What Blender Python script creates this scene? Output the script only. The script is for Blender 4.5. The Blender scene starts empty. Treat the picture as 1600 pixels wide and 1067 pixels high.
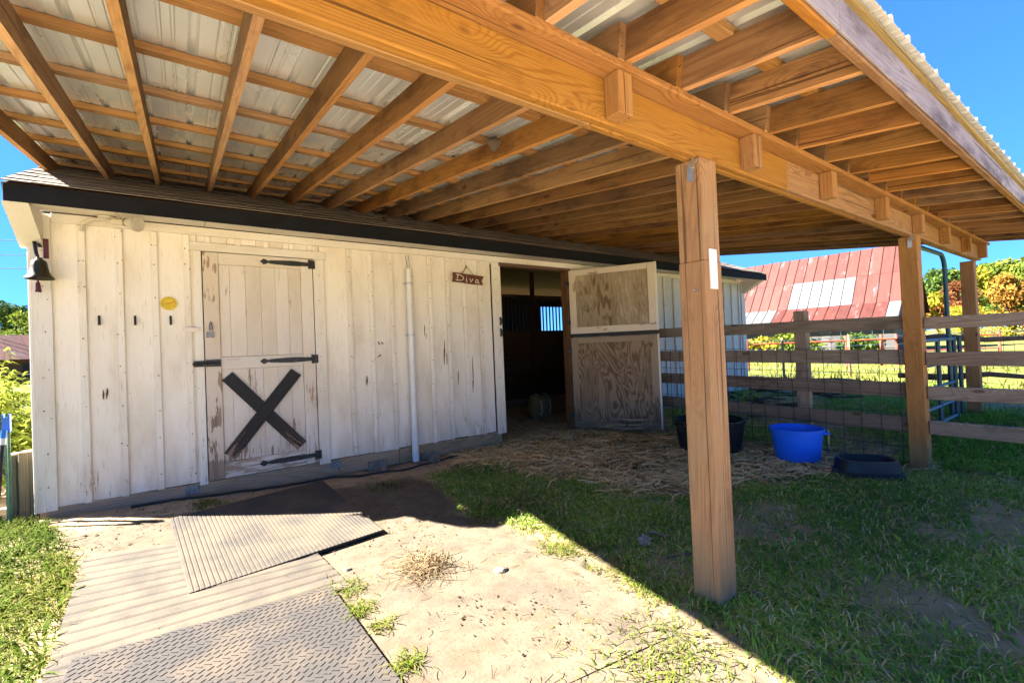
import bpy, bmesh, math, random
import numpy as np
from mathutils import Vector, Matrix, Euler

sc = bpy.context.scene
col = sc.collection
R = math.radians
random.seed(7)
rng = np.random.default_rng(7)

# ------------------------------------------------------------------ camera, sky, sun, exposure
cam_d = bpy.data.cameras.new('camera')
cam = bpy.data.objects.new('camera', cam_d)
col.objects.link(cam)
YAW, PITCH, ROLL = R(35.66), R(0.726), R(-2.418)
fw = Vector((math.sin(YAW)*math.cos(PITCH), math.cos(YAW)*math.cos(PITCH), math.sin(PITCH)))
r0 = Vector((math.cos(YAW), -math.sin(YAW), 0))
u0 = r0.cross(fw)
rt = r0*math.cos(ROLL) + u0*math.sin(ROLL)
up = -r0*math.sin(ROLL) + u0*math.cos(ROLL)
cm = Matrix((rt, up, -fw)).transposed().to_4x4()
cm.translation = Vector((0, 0, 1.35))
cam.matrix_world = cm
cam_d.sensor_width = 36.0
cam_d.lens = 16.0
cam_d.clip_start = 0.02
cam_d.clip_end = 3000
sc.camera = cam

SUN = Vector((-1.06, 0.69, 1.0)).normalized()          # direction towards the sun
SUN_ELEV = math.asin(SUN.z)
w = bpy.data.worlds.new('World')
sc.world = w
w.use_nodes = True
nt = w.node_tree
bg = nt.nodes['Background']
sky = nt.nodes.new('ShaderNodeTexSky')
sky.sky_type = 'NISHITA'
sky.sun_disc = False
sky.sun_elevation = SUN_ELEV
sky.sun_rotation = math.atan2(SUN.x, SUN.y)
sky.air_density = 0.7
sky.dust_density = 0.0
sky.ozone_density = 2.0
gm = nt.nodes.new('ShaderNodeGamma')          # the photograph's flat, even blue over the whole dome
gm.inputs['Gamma'].default_value = 0.55
tn = nt.nodes.new('ShaderNodeMix')
tn.data_type = 'RGBA'
tn.blend_type = 'MULTIPLY'
tn.inputs[0].default_value = 1.0
tn.inputs[7].default_value = (0.086, 0.248, 0.53, 1)
nt.links.new(sky.outputs[0], gm.inputs[0])
nt.links.new(gm.outputs[0], tn.inputs[6])
nt.links.new(tn.outputs[2], bg.inputs[0])
bg.inputs[1].default_value = 0.05
sl = bpy.data.lights.new('sun', 'SUN')
sl.energy = 2.0
sl.angle = R(0.5)
sl.color = (1.0, 0.93, 0.82)
so = bpy.data.objects.new('sun', sl)
col.objects.link(so)
so.rotation_euler = (-SUN).to_track_quat('-Z', 'Y').to_euler()
so.location = (-10, 8, 12)
vs = sc.view_settings
vs.view_transform = 'Standard'
vs.look = 'None'
vs.gamma = 1.0
vs.use_curve_mapping = False
vs.exposure = 4.8
sc.cycles.max_bounces = 10
sc.cycles.diffuse_bounces = 7

# ------------------------------------------------------------------ object helpers
W = {}          # world matrix of every object built here


def put(o, M, parent=None):
    W[o] = M
    if parent is not None:
        o.parent = parent
        o.matrix_basis = W[parent].inverted() @ M
    else:
        o.matrix_basis = M
    col.objects.link(o)
    return o


def tag(o, label=None, cat=None, group=None, kind=None):
    if label: o['label'] = label
    if cat: o['category'] = cat
    if group: o['group'] = group
    if kind: o['kind'] = kind
    return o


def thing(name, loc, label, cat, group=None, rot=0.0):
    o = bpy.data.objects.new(name, None)
    o.empty_display_size = 0.1
    put(o, Matrix.Translation(loc) @ Matrix.Rotation(rot, 4, 'Z'))
    return tag(o, label, cat, group)


def T(*v):
    return Matrix.Translation(v)


def smooth(me, on=True):
    me.polygons.foreach_set('use_smooth', [on]*len(me.polygons))


def mesh_obj(name, me, M, parent=None):
    return put(bpy.data.objects.new(name, me), M, parent)


def raw_mesh(name, verts, faces, mat=None, sm=False):
    me = bpy.data.meshes.new(name)
    me.from_pydata([tuple(v) for v in verts], [], [tuple(f) for f in faces])
    if mat: me.materials.append(mat)
    if sm: smooth(me)
    me.update()
    return me


def np_mesh(name, verts, faces, mat, tint=None, sm=False):
    """verts (n,3), faces (m,k) numpy, all faces the same size k"""
    me = bpy.data.meshes.new(name)
    verts = np.ascontiguousarray(verts, dtype=np.float32)
    faces = np.ascontiguousarray(faces, dtype=np.int32)
    m, k = faces.shape
    me.vertices.add(len(verts))
    me.vertices.foreach_set('co', verts.ravel())
    me.loops.add(m*k)
    me.loops.foreach_set('vertex_index', faces.ravel())
    me.polygons.add(m)
    me.polygons.foreach_set('loop_start', np.arange(m, dtype=np.int32)*k)
    try:
        me.polygons.foreach_set('loop_total', np.full(m, k, dtype=np.int32))
    except Exception:
        pass
    if sm:
        me.polygons.foreach_set('use_smooth', np.ones(m, dtype=bool))
    me.materials.append(mat)
    if tint is not None:
        a = me.attributes.new('tint', 'FLOAT', 'POINT')
        a.data.foreach_set('value', np.ascontiguousarray(tint, dtype=np.float32))
    me.update(calc_edges=True)
    return me


_box = {}


def box_mesh(L, a, b, mat, bev=0.003, name='piece'):
    key = (round(L, 4), round(a, 4), round(b, 4), mat.name, bev)
    if key in _box: return _box[key]
    bm = bmesh.new()
    bmesh.ops.create_cube(bm, size=1.0)
    for v in bm.verts:
        v.co = Vector((v.co.x*L, v.co.y*a, v.co.z*b))
    if bev > 0:
        bmesh.ops.bevel(bm, geom=bm.edges[:], offset=min(bev, min(L, a, b)*0.3), segments=1, affect='EDGES')
    me = bpy.data.meshes.new(name)
    bm.to_mesh(me); bm.free()
    me.materials.append(mat)
    _box[key] = me
    return me


def frame(p0, p1, upv):
    p0, p1 = Vector(p0), Vector(p1)
    x = (p1-p0).normalized()
    y = Vector(upv).cross(x).normalized()
    z = x.cross(y)
    M = Matrix((x, y, z)).transposed().to_4x4()
    M.translation = (p0+p1)/2
    return M


def lumber(name, p0, p1, wy, hz, mat, parent=None, upv=(0, 0, 1), bev=0.003):
    """a board centred on p0-p1: grain along its local X, hz thick along upv, wy across"""
    L = (Vector(p1)-Vector(p0)).length
    return mesh_obj(name, box_mesh(L, wy, hz, mat, bev, name), frame(p0, p1, upv), parent)


def block(name, x0, x1, y0, y1, z0, z1, mat, parent=None, axis='x', bev=0.003):
    """an axis aligned board given by its bounds, grain along `axis`"""
    c = Vector(((x0+x1)/2, (y0+y1)/2, (z0+z1)/2))
    if axis == 'x':
        return lumber(name, (x0, c.y, c.z), (x1, c.y, c.z), y1-y0, z1-z0, mat, parent, (0, 0, 1), bev)
    if axis == 'y':
        return lumber(name, (c.x, y0, c.z), (c.x, y1, c.z), x1-x0, z1-z0, mat, parent, (0, 0, 1), bev)
    return lumber(name, (c.x, c.y, z0), (c.x, c.y, z1), x1-x0, y1-y0, mat, parent, (0, 1, 0), bev)


class MB:
    """collects several shapes into one mesh"""
    def __init__(s): s.v = []; s.f = []

    def add(s, v, f):
        o = len(s.v)
        s.v += [tuple(p) for p in v]
        s.f += [tuple(i+o for i in q) for q in f]
        return s

    def box(s, x0, x1, y0, y1, z0, z1):
        v = [(x, y, z) for x in (x0, x1) for y in (y0, y1) for z in (z0, z1)]
        f = [(0, 1, 3, 2), (4, 6, 7, 5), (0, 4, 5, 1), (2, 3, 7, 6), (0, 2, 6, 4), (1, 5, 7, 3)]
        return s.add(v, f)

    def bar(s, p0, p1, wy, hz, upv=(0, 0, 1)):
        M = frame(p0, p1, upv); L = (Vector(p1)-Vector(p0)).length
        v = [M @ Vector((x*L/2, y*wy/2, z*hz/2)) for x in (-1, 1) for y in (-1, 1) for z in (-1, 1)]
        f = [(0, 1, 3, 2), (4, 6, 7, 5), (0, 4, 5, 1), (2, 3, 7, 6), (0, 2, 6, 4), (1, 5, 7, 3)]
        return s.add(v, f)

    def tube(s, pts, rad, n=8, cap=True):
        pts = [Vector(p) for p in pts]
        rr = rad if isinstance(rad, (list, tuple)) else [rad]*len(pts)
        d = (pts[1]-pts[0]).normalized()
        a = d.orthogonal().normalized()
        vs_, fs = [], []
        for i, p in enumerate(pts):
            if i == 0: t = pts[1]-pts[0]
            elif i == len(pts)-1: t = pts[-1]-pts[-2]
            else: t = (pts[i+1]-pts[i]).normalized()+(pts[i]-pts[i-1]).normalized()
            t.normalize()
            a = (a-t*a.dot(t)).normalized()
            b = t.cross(a)
            for k in range(n):
                q = 2*math.pi*k/n
                vs_.append(p+(a*math.cos(q)+b*math.sin(q))*rr[i])
        for i in range(len(pts)-1):
            for k in range(n):
                k2 = (k+1) % n
                fs.append((i*n+k, i*n+k2, (i+1)*n+k2, (i+1)*n+k))
        if cap:
            fs.append(tuple(range(n))[::-1])
            fs.append(tuple(range((len(pts)-1)*n, len(pts)*n)))
        return s.add(vs_, fs)

    def lathe(s, prof, n=32, c=(0, 0, 0)):
        c = Vector(c); vs_, fs = [], []
        for r_, z in prof:
            for k in range(n):
                q = 2*math.pi*k/n
                vs_.append(c+Vector((r_*math.cos(q), r_*math.sin(q), z)))
        for i in range(len(prof)-1):
            for k in range(n):
                k2 = (k+1) % n
                fs.append((i*n+k, i*n+k2, (i+1)*n+k2, (i+1)*n+k))
        return s.add(vs_, fs)

    def rings(s, rings, close=False):
        n = len(rings[0]); vs_ = [p for r_ in rings for p in r_]; fs = []
        for i in range(len(rings)-1):
            for k in range(n):
                k2 = (k+1) % n
                fs.append((i*n+k, i*n+k2, (i+1)*n+k2, (i+1)*n+k))
        if close:
            fs.append(tuple(range((len(rings)-1)*n, len(rings)*n)))
        return s.add(vs_, fs)

    def prism(s, poly, y0, y1):
        """polygon in x,z extruded along y"""
        n = len(poly)
        v = [(x, y0, z) for x, z in poly]+[(x, y1, z) for x, z in poly]
        f = [tuple(range(n)), tuple(range(n, 2*n))[::-1]]
        f += [((i+1) % n, i, i+n, (i+1) % n+n) for i in range(n)]
        return s.add(v, f)

    def mesh(s, name, mat, sm=False):
        me = raw_mesh(name, s.v, s.f, mat, sm)
        bm = bmesh.new(); bm.from_mesh(me)
        bmesh.ops.recalc_face_normals(bm, faces=bm.faces[:])
        bm.to_mesh(me); bm.free()
        if sm:
            smooth(me)
            try: me.set_sharp_from_angle(angle=R(40))
            except Exception: pass
        return me

    def obj(s, name, mat, parent=None, M=None, sm=False):
        return mesh_obj(name, s.mesh(name, mat, sm), M or Matrix.Identity(4), parent)


# ------------------------------------------------------------------ noise, terrain height
_tab = rng.random((256, 256))


def vnoise(x, y):
    x = np.asarray(x, float); y = np.asarray(y, float)
    xi = np.floor(x).astype(int); yi = np.floor(y).astype(int)
    fx = x-xi; fy = y-yi
    fx = fx*fx*(3-2*fx); fy = fy*fy*(3-2*fy)
    g = lambda a, b: _tab[a & 255, b & 255]
    return (g(xi, yi)*(1-fx)+g(xi+1, yi)*fx)*(1-fy)+(g(xi, yi+1)*(1-fx)+g(xi+1, yi+1)*fx)*fy


def fbm(x, y, o=4):
    t = 0; a = 0.5
    for i in range(o):
        t = t+a*(vnoise(np.asarray(x)*2**i+17.3*i, np.asarray(y)*2**i+5.1*i)-0.5); a *= 0.5
    return t


def sstep(a, b, x):
    t = np.clip((np.asarray(x, float)-a)/(b-a), 0, 1)
    return t*t*(3-2*t)


def gz(x, y):
    x = np.asarray(x, float); y = np.asarray(y, float)
    z = 0.12*sstep(2.2, -1.0, x)*sstep(3.4, 5.2, y)
    z = z+0.15*sstep(6.0, 9.2, x)
    return z


def micro(x, y):
    """small relief of the soil, kept low where mats lie"""
    on_mat = sstep(-0.9, -0.6, x)*sstep(2.1, 1.7, x)*sstep(0.6, 1.0, y)*sstep(5.1, 4.7, y)
    a = 0.05*fbm(x*1.1, y*1.1, 3)+0.035*fbm(x*4+9, y*4, 3)+0.016*fbm(x*15, y*15, 2)
    return a*(1-0.93*on_mat)


_hoof = np.random.default_rng(21).uniform([-0.7, 0.4], [3.2, 5.0], (70, 2))
_hr = np.random.default_rng(22).uniform(0.045, 0.075, 70)


def hoofs(x, y):
    z = np.zeros(np.broadcast(x, y).shape)
    for (a, b), r_ in zip(_hoof, _hr):
        if -0.6 < a < 1.2 and b > 2.7 or (a < 0.8 and b < 2.9): continue
        d = np.hypot(x-a, y-b)/r_
        z = z-0.013*np.clip(1-d**4, 0, 1)+0.006*np.exp(-((d-1.25)/0.22)**2)
    return z


def ground(x, y):
    return gz(x, y)+micro(x, y)+hoofs(x, y)


def inpoly(x, y, P):
    x = np.asarray(x); y = np.asarray(y); c = np.zeros(x.shape, bool); n = len(P)
    for i in range(n):
        x1, y1 = P[i]; x2, y2 = P[(i+1) % n]
        if y1 == y2: continue
        c ^= ((y1 > y) != (y2 > y)) & (x < (x2-x1)*(y-y1)/(y2-y1)+x1)
    return c


# ------------------------------------------------------------------ materials
class NB:
    def __init__(s, name):
        s.m = bpy.data.materials.new(name)
        s.m.use_nodes = True
        s.nt = s.m.node_tree
        s.b = s.nt.nodes['Principled BSDF']
        s.tc = s.nt.nodes.new('ShaderNodeTexCoord')

    def n(s, typ, ins=None, **props):
        nd = s.nt.nodes.new(typ)
        for k, v in props.items(): setattr(nd, k, v)
        for k, v in (ins or {}).items(): s.set(nd.inputs[k], v)
        return nd

    def set(s, sock, v):
        if isinstance(v, bpy.types.NodeSocket): s.nt.links.new(v, sock)
        elif isinstance(v, (tuple, list)) and len(v) == 3 and sock.type == 'RGBA': sock.default_value = (*v, 1)
        else: sock.default_value = v

    def math(s, op, a, b=0.0, clamp=False):
        nd = s.n('ShaderNodeMath', {0: a, 1: b}, operation=op, use_clamp=clamp)
        return nd.outputs[0]

    def mix(s, f, a, b, blend='MIX'):
        nd = s.n('ShaderNodeMix', {0: f, 6: a, 7: b}, data_type='RGBA', blend_type=blend)
        return nd.outputs[2]

    def ramp(s, f, stops, interp='LINEAR'):
        nd = s.n('ShaderNodeValToRGB', {0: f})
        cr = nd.color_ramp; cr.interpolation = interp
        while len(cr.elements) < len(stops): cr.elements.new(0.5)
        for e, (p, c) in zip(cr.elements, stops):
            e.position = p
            e.color = (*c, 1) if isinstance(c, (tuple, list)) else (c, c, c, 1)
        return nd.outputs[0]

    def maprange(s, v, a, b, c=0.0, d=1.0, smooth_=True):
        nd = s.n('ShaderNodeMapRange', {0: v, 1: a, 2: b, 3: c, 4: d})
        if smooth_: nd.interpolation_type = 'SMOOTHSTEP'
        return nd.outputs[0]

    def vec(s, scale=(1, 1, 1), rand=True, src='Object'):
        v = s.tc.outputs[src]
        if rand:
            oi = s.n('ShaderNodeObjectInfo')
            k = s.math('MULTIPLY', oi.outputs['Random'], 91.7)
            v = s.n('ShaderNodeVectorMath', {0: v, 1: k}, operation='ADD').outputs[0]
        return s.n('ShaderNodeVectorMath', {0: v, 1: scale}, operation='MULTIPLY').outputs[0]

    def noise(s, v, scale, detail=3, rough=0.55, dist=0.0):
        return s.n('ShaderNodeTexNoise', {'Vector': v, 'Scale': scale, 'Detail': detail, 'Roughness': rough, 'Distortion': dist}).outputs[0]

    def rnd(s):
        return s.n('ShaderNodeObjectInfo').outputs['Random']

    def bump(s, h, strength=0.3, dist=0.01):
        s.set(s.b.inputs['Normal'], s.n('ShaderNodeBump', {'Strength': strength, 'Distance': dist, 'Height': h}).outputs[0])

    def done(s, color, rough=0.7, metal=0.0, spec=0.3):
        s.set(s.b.inputs['Base Color'], color)
        s.set(s.b.inputs['Roughness'], rough)
        s.set(s.b.inputs['Metallic'], metal)
        s.set(s.b.inputs['Specular IOR Level'], spec)
        return s.m


def grain(nb, rings=22.0, sc_=3.0, knots=True, stretch=0.06):
    """contours of a long stretched noise give flat sawn grain; knots bend it. returns (line, fibre, knot)"""
    v = nb.vec((stretch, 1, 1))
    n1 = nb.noise(v, sc_, 2, 0.45)
    kn = None
    if knots:
        vk = nb.vec((1.7, 4.6, 4.6))
        d = nb.n('ShaderNodeTexVoronoi', {'Vector': vk, 'Scale': 1.0, 'Randomness': 1.0}).outputs['Distance']
        kn = nb.maprange(d, 0.075, 0.105, 1.0, 0.0)
        halo = nb.maprange(d, 0.0, 0.38, 0.12, 0.0)
        n1 = nb.math('ADD', n1, halo)
    n1 = nb.math('ADD', n1, nb.math('MULTIPLY', nb.noise(nb.vec((0.5, 8, 8)), 4.0, 2), 0.012))
    rv = nb.maprange(nb.math('FRACT', nb.math('MULTIPLY', nb.rnd(), 7.31)), 0, 1, rings*6.28*0.9, rings*6.28*2.3, False)
    s_ = nb.math('SINE', nb.math('MULTIPLY', n1, rv))
    line = nb.math('ADD', nb.math('MULTIPLY', nb.maprange(s_, 0.15, 0.98), 0.75), nb.math('MULTIPLY', nb.maprange(s_, -1.0, 1.0), 0.25))
    fib = nb.noise(nb.vec((1.6, 75, 75)), 2.0, 4, 0.65)
    return line, fib, kn


def m_wood(name, dark, mid, light, rough=0.75, knots=True, rings=24.0, knotc=(0.07, 0.025, 0.008), vary=0.35, stain=None, amt=0.5, foot=None):
    nb = NB(name)
    line, fib, kn = grain(nb, rings, 3.2, knots)
    amt_ = nb.maprange(nb.noise(nb.vec((0.7, 3, 3)), 1.6, 3), 0.35, 0.65, 0.25, 0.75)
    c = nb.mix(nb.math('MULTIPLY', line, amt_), light, tuple(0.55*p+0.45*q for p, q in zip(mid, dark)))
    c = nb.mix(nb.maprange(fib, 0.42, 0.72, 0.0, 0.60), c, dark)
    big = nb.noise(nb.vec((0.5, 2, 2)), 1.3, 3)
    c = nb.mix(nb.maprange(big, 0.42, 0.72, 0, 0.5), c, mid)
    if kn is not None: c = nb.mix(nb.math('MULTIPLY', kn, 0.85), c, knotc)
    if stain:
        st = nb.noise(nb.vec((1.0, 3, 3)), 1.7, 5, 0.65)
        c = nb.mix(nb.maprange(st, 0.48, 0.68, 0, amt), c, stain)
    if foot:
        z = nb.n('ShaderNodeSeparateXYZ', {0: nb.n('ShaderNodeNewGeometry').outputs['Position']}).outputs[2]
        wz = nb.math('ADD', z, nb.math('MULTIPLY', nb.noise(nb.vec((1.5, 14, 14)), 2.0, 3), 0.5))
        c = nb.mix(nb.maprange(wz, 0.75, 0.2, 0, 0.5), c, foot)
    chk = nb.noise(nb.vec((0.22, 26, 26)), 1.6, 2, 0.5)
    c = nb.mix(nb.math('MULTIPLY', nb.maprange(chk, 0.67, 0.70), 0.75), c, tuple(x*0.3 for x in dark))
    grime = nb.noise(nb.vec((1.2, 2.5, 2.5)), 2.6, 5, 0.7)
    c = nb.mix(nb.maprange(grime, 0.52, 0.75, 0, 0.5), c, tuple(x*0.7 for x in dark))
    r2 = nb.math('FRACT', nb.math('MULTIPLY', nb.rnd(), 13.7)); r3 = nb.math('FRACT', nb.math('MULTIPLY', nb.rnd(), 29.3))
    hv = nb.n('ShaderNodeHueSaturation', {'Color': c, 'Hue': nb.maprange(r2, 0, 1, 0.493, 0.504, False), 'Saturation': nb.maprange(r3, 0, 1, 0.80, 1.06, False), 'Value': nb.maprange(nb.rnd(), 0, 1, 1-vary*0.6, 1+vary*0.6, False)})
    h = nb.math('ADD', nb.math('MULTIPLY', line, 0.4), fib)
    nb.bump(h, 0.25, 0.004)
    return nb.done(hv.outputs[0], rough, 0, 0.25)


def m_paint(name, base, under, low=0.30, peel=0.5, rough=0.62, tint=(0.54, 0.45, 0.33), vary=0.08, ground_wear=True, axis=0, crk=0.42):
    """old white paint on boards whose grain runs along local X: cracks along the grain, flakes, dirt near the foot"""
    nb = NB(name)
    v = nb.vec((0.10, 1, 1))
    fl = nb.noise(v, 42.0, 5, 0.72)
    patch = nb.noise(nb.vec((0.8, 1.6, 1.6)), 2.4, 3, 0.55)
    wear = nb.math('MULTIPLY', nb.maprange(patch, 0.45, 0.75), peel)
    if ground_wear:
        g = nb.n('ShaderNodeNewGeometry').outputs['Position']
        z = nb.n('ShaderNodeSeparateXYZ', {0: g}).outputs[2]
        wear = nb.math('ADD', wear, nb.math('MULTIPLY', nb.maprange(z, 1.15, 0.15, 0.0, 1.0), low))
    thr = nb.math('SUBTRACT', 0.78, nb.math('MULTIPLY', wear, 0.32))
    mask = nb.maprange(nb.math('SUBTRACT', fl, thr), 0.0, 0.025)
    spots = nb.n('ShaderNodeTexVoronoi', {'Vector': nb.vec((1, 1, 1)), 'Scale': 9.0}).outputs['Distance']
    sp = nb.maprange(spots, 0.035, 0.05, 1.0, 0.0)
    crack = nb.noise(nb.vec((0.05, 1, 1)), 120.0, 2, 0.6)
    dirt = nb.noise(nb.vec((0.6, 1.5, 1.5)), 1.9, 4, 0.6)
    c = nb.mix(nb.maprange(dirt, 0.40, 0.75, 0, 0.60), base, tint)
    if ground_wear:
        splash = nb.math('MULTIPLY', nb.maprange(z, 0.75, 0.1, 0.0, 1.0), nb.maprange(nb.noise(nb.vec((0.5, 2, 2)), 5, 4), 0.35, 0.7))
        c = nb.mix(nb.math('MULTIPLY', splash, 0.38), c, (0.36, 0.24, 0.14))
    c = nb.mix(nb.maprange(crack, 0.60, 0.74, 0, crk), c, under)
    streak = nb.noise(nb.vec((0.25, 9, 9)), 3.0, 4, 0.7)
    c = nb.mix(nb.maprange(streak, 0.58, 0.80, 0, 0.40), c, tint if axis == 0 else base)
    line, fib, kn = grain(nb, 7.0, 3.0, False)
    uc = nb.mix(line, under, tuple(x*0.55 for x in under))
    c = nb.mix(nb.math('MULTIPLY', mask, 0.85), c, uc)
    c = nb.mix(nb.math('MULTIPLY', sp, 0.65), c, tuple(x*0.45 for x in under))
    hv = nb.n('ShaderNodeHueSaturation', {'Color': c, 'Value': nb.maprange(nb.rnd(), 0, 1, 1-vary, 1+vary*0.5, False)})
    nb.bump(nb.math('ADD', nb.math('MULTIPLY', mask, -1.0), nb.math('MULTIPLY', crack, 0.4)), 0.35, 0.004)
    return nb.done(hv.outputs[0], rough, 0, 0.3)


def m_ply(name, paint, wood, dark, cover=0.5, swirl=1.0, st=0.32):
    """plywood whose soft grain has lost its paint: strong contour lines"""
    nb = NB(name)
    v = nb.vec((st, 1, 1))
    n1 = nb.noise(v, 2.3, 3, 0.5, 0.55*swirl)
    s_ = nb.math('SINE', nb.math('MULTIPLY', n1, 6.28*21))
    line = nb.maprange(s_, -0.5, 0.7)
    p = nb.noise(nb.vec((0.6, 1, 1)), 2.6, 4, 0.6)
    fl = nb.noise(nb.vec((0.12, 1, 1)), 40, 4, 0.7)
    m = nb.maprange(nb.math('ADD', nb.math('ADD', nb.math('MULTIPLY', p, 0.9), nb.math('MULTIPLY', line, 0.20)), nb.math('MULTIPLY', fl, 0.45)), cover+0.28, cover+0.55)
    wc = nb.mix(line, wood, dark)
    c = nb.mix(m, wc, paint)
    c = nb.mix(nb.maprange(fl, 0.62, 0.75, 0, 0.5), c, dark)
    nb.bump(line, 0.4, 0.003)
    return nb.done(c, 0.8, 0, 0.2)


def m_flat(name, c, rough=0.6, metal=0.0, noise_=0.15, sc_=20.0, spec=0.4, bump=0.0, c2=None):
    nb = NB(name)
    n_ = nb.noise(nb.vec((1, 1, 1)), sc_, 4, 0.6)
    c2 = c2 or tuple(x*(1-noise_*2) for x in c)
    cc = nb.mix(nb.maprange(n_, 0.35, 0.7), c, c2)
    if bump: nb.bump(n_, bump, 0.004)
    return nb.done(cc, rough, metal, spec)


def m_tint(name, stops, rough=0.6, trans=0.0):
    """colour from the tint each blade or leaf carries"""
    nb = NB(name)
    a = nb.n('ShaderNodeAttribute', attribute_name='tint').outputs['Fac']
    c = nb.ramp(a, stops)
    nb.done(c, 0.85, 0, 0.06)
    if trans > 0:
        t = nb.n('ShaderNodeBsdfTranslucent', {'Color': c})
        mx = nb.n('ShaderNodeMixShader', {0: trans, 1: nb.b.outputs[0], 2: t.outputs[0]})
        out = nb.nt.nodes['Material Output']
        nb.nt.links.new(mx.outputs[0], out.inputs[0])
    return nb.m


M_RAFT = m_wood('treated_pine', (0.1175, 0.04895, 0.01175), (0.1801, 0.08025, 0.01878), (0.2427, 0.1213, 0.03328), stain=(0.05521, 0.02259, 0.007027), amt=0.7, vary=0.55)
M_RAFTE = m_wood('treated_pine_lit_edge', (0.2488, 0.1037, 0.02488), (0.3816, 0.17, 0.03982), (0.5144, 0.2573, 0.07053), stain=(0.117, 0.04785, 0.0149), amt=0.25)  # paler rafter underside: light from below put into the colour
M_BEAM = m_wood('beam_pine', (0.124, 0.0496, 0.01091), (0.1935, 0.08675, 0.01785), (0.2678, 0.1364, 0.03471), rings=30, vary=0.28)
M_POST = m_wood('post_pine', (0.1504, 0.06005, 0.01268), (0.2382, 0.1052, 0.02356), (0.3261, 0.1622, 0.04167), rings=34, vary=0.12, stain=(0.2507, 0.1741, 0.06885), amt=0.35, foot=(0.1844, 0.1412, 0.06604))
M_PURL = m_wood('purlin_pine', (0.198, 0.08152, 0.01747), (0.2912, 0.1339, 0.03028), (0.3727, 0.1921, 0.05531), vary=0.25)
M_RIM = m_wood('rim_sky_tint_wood', (0.10, 0.082, 0.095), (0.19, 0.165, 0.19), (0.28, 0.25, 0.285), rings=30, vary=0.1, stain=(0.07, 0.05, 0.06), amt=0.8)  # grey board, its lavender painting the sky tint on the shaded outer face
M_STRIP = m_wood('edge_strip_wood', (0.147, 0.0931, 0.01715), (0.2156, 0.1421, 0.02695), (0.2842, 0.196, 0.0441), vary=0.1)
M_FENCE = m_wood('weathered_fence_wood', (0.0769, 0.05182, 0.03429), (0.1537, 0.1084, 0.07349), (0.2352, 0.179, 0.1274), stain=(0.1086, 0.0801, 0.0539), vary=0.3)
M_GREYWOOD = m_wood('grey_sill_wood', (0.1275, 0.07905, 0.0405), (0.255, 0.1628, 0.08606), (0.3697, 0.2441, 0.1368), vary=0.25)
M_TIMBER = m_wood('timber_post_wood', (0.07258, 0.04717, 0.02176), (0.1307, 0.09072, 0.04355), (0.1669, 0.1234, 0.06531), vary=0.2)
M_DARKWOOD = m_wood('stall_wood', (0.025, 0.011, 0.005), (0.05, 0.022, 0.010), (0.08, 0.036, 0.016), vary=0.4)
M_JAMB = m_wood('jamb_wood', (0.056, 0.0252, 0.0112), (0.0952, 0.0448, 0.0196), (0.1344, 0.0672, 0.0308))
M_SIGN = m_wood('sign_wood', (0.06, 0.02, 0.010), (0.10, 0.032, 0.015), (0.14, 0.05, 0.022), knots=False)
WHITE = (0.762, 0.7062, 0.6195)
M_PAINT = m_paint('old_white_paint', WHITE, (0.3038, 0.2055, 0.1251), low=0.42, peel=0.42)
M_TRIM = m_paint('white_trim_paint', (0.6984, 0.6577, 0.5847), (0.2924, 0.2031, 0.1218), low=0.5, peel=0.35)
M_DOOR = m_paint('worn_door_paint', (0.6339, 0.5755, 0.5171), (0.3002, 0.196, 0.1251), low=0.75, peel=0.95)
M_STILE = m_paint('scraped_stile_paint', (0.569, 0.4877, 0.4064), (0.2438, 0.1544, 0.09754), low=1.0, peel=1.6)
M_SOFFIT = m_paint('soffit_paint', (0.6334, 0.5928, 0.536), (0.3249, 0.2274, 0.1462), peel=0.15, ground_wear=False)
M_FAR = m_paint('far_wall_paint', (0.5586, 0.5443, 0.5013), (0.2148, 0.1432, 0.08593), low=0.35, peel=0.4)
M_SDOOR = m_paint('stable_door_paint', (0.6056, 0.5177, 0.4103), (0.2442, 0.1562, 0.0928), low=0.9, peel=1.3)
M_SDOORU = m_ply('upper_door_ply', (0.3945, 0.325, 0.2313), (0.2989, 0.228, 0.1472), (0.1315, 0.08552, 0.04733), cover=0.40, swirl=0.12, st=0.16)
M_SDOORL = m_ply('lower_door_ply', (0.3317, 0.2532, 0.1693), (0.2607, 0.1863, 0.1185), (0.1343, 0.08564, 0.05078), cover=0.60, swirl=1.5)
M_SDOORF = m_paint('lower_door_frame_paint', (0.2756, 0.208, 0.1386), (0.1509, 0.0945, 0.05198), low=1.0, peel=1.6, tint=(0.1969, 0.1322, 0.07508))
M_BLACKP = m_paint('black_brace_paint', (0.012, 0.012, 0.014), (0.30, 0.19, 0.12), low=0.80, peel=0.45, tint=(0.012, 0.012, 0.012), vary=0, crk=0.05)
M_FASCIA = m_flat('dark_fascia_paint', (0.010, 0.011, 0.014), 0.75, sc_=8, spec=0.12)
M_IRON = m_flat('dark_iron', (0.045, 0.048, 0.052), 0.5, 0.6, 0.3, 30, bump=0.2)
M_BRONZE = m_flat('aged_bronze', (0.06, 0.045, 0.028), 0.42, 0.8, 0.3, 14, c2=(0.03, 0.04, 0.032))
M_GALV = m_flat('galvanized_steel', (0.55, 0.57, 0.60), 0.35, 0.85, 0.1, 30)
M_ZINC = m_flat('dull_zinc', (0.22, 0.235, 0.26), 0.5, 0.6, 0.25, 40)
M_PLASTICW = m_flat('white_plastic', (0.7051, 0.687, 0.6508), 0.4, 0, 0.05, 6)
M_LAMP = m_flat('lamp_white', (0.5223, 0.4687, 0.375), 0.4, 0, 0.08, 10)
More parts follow.
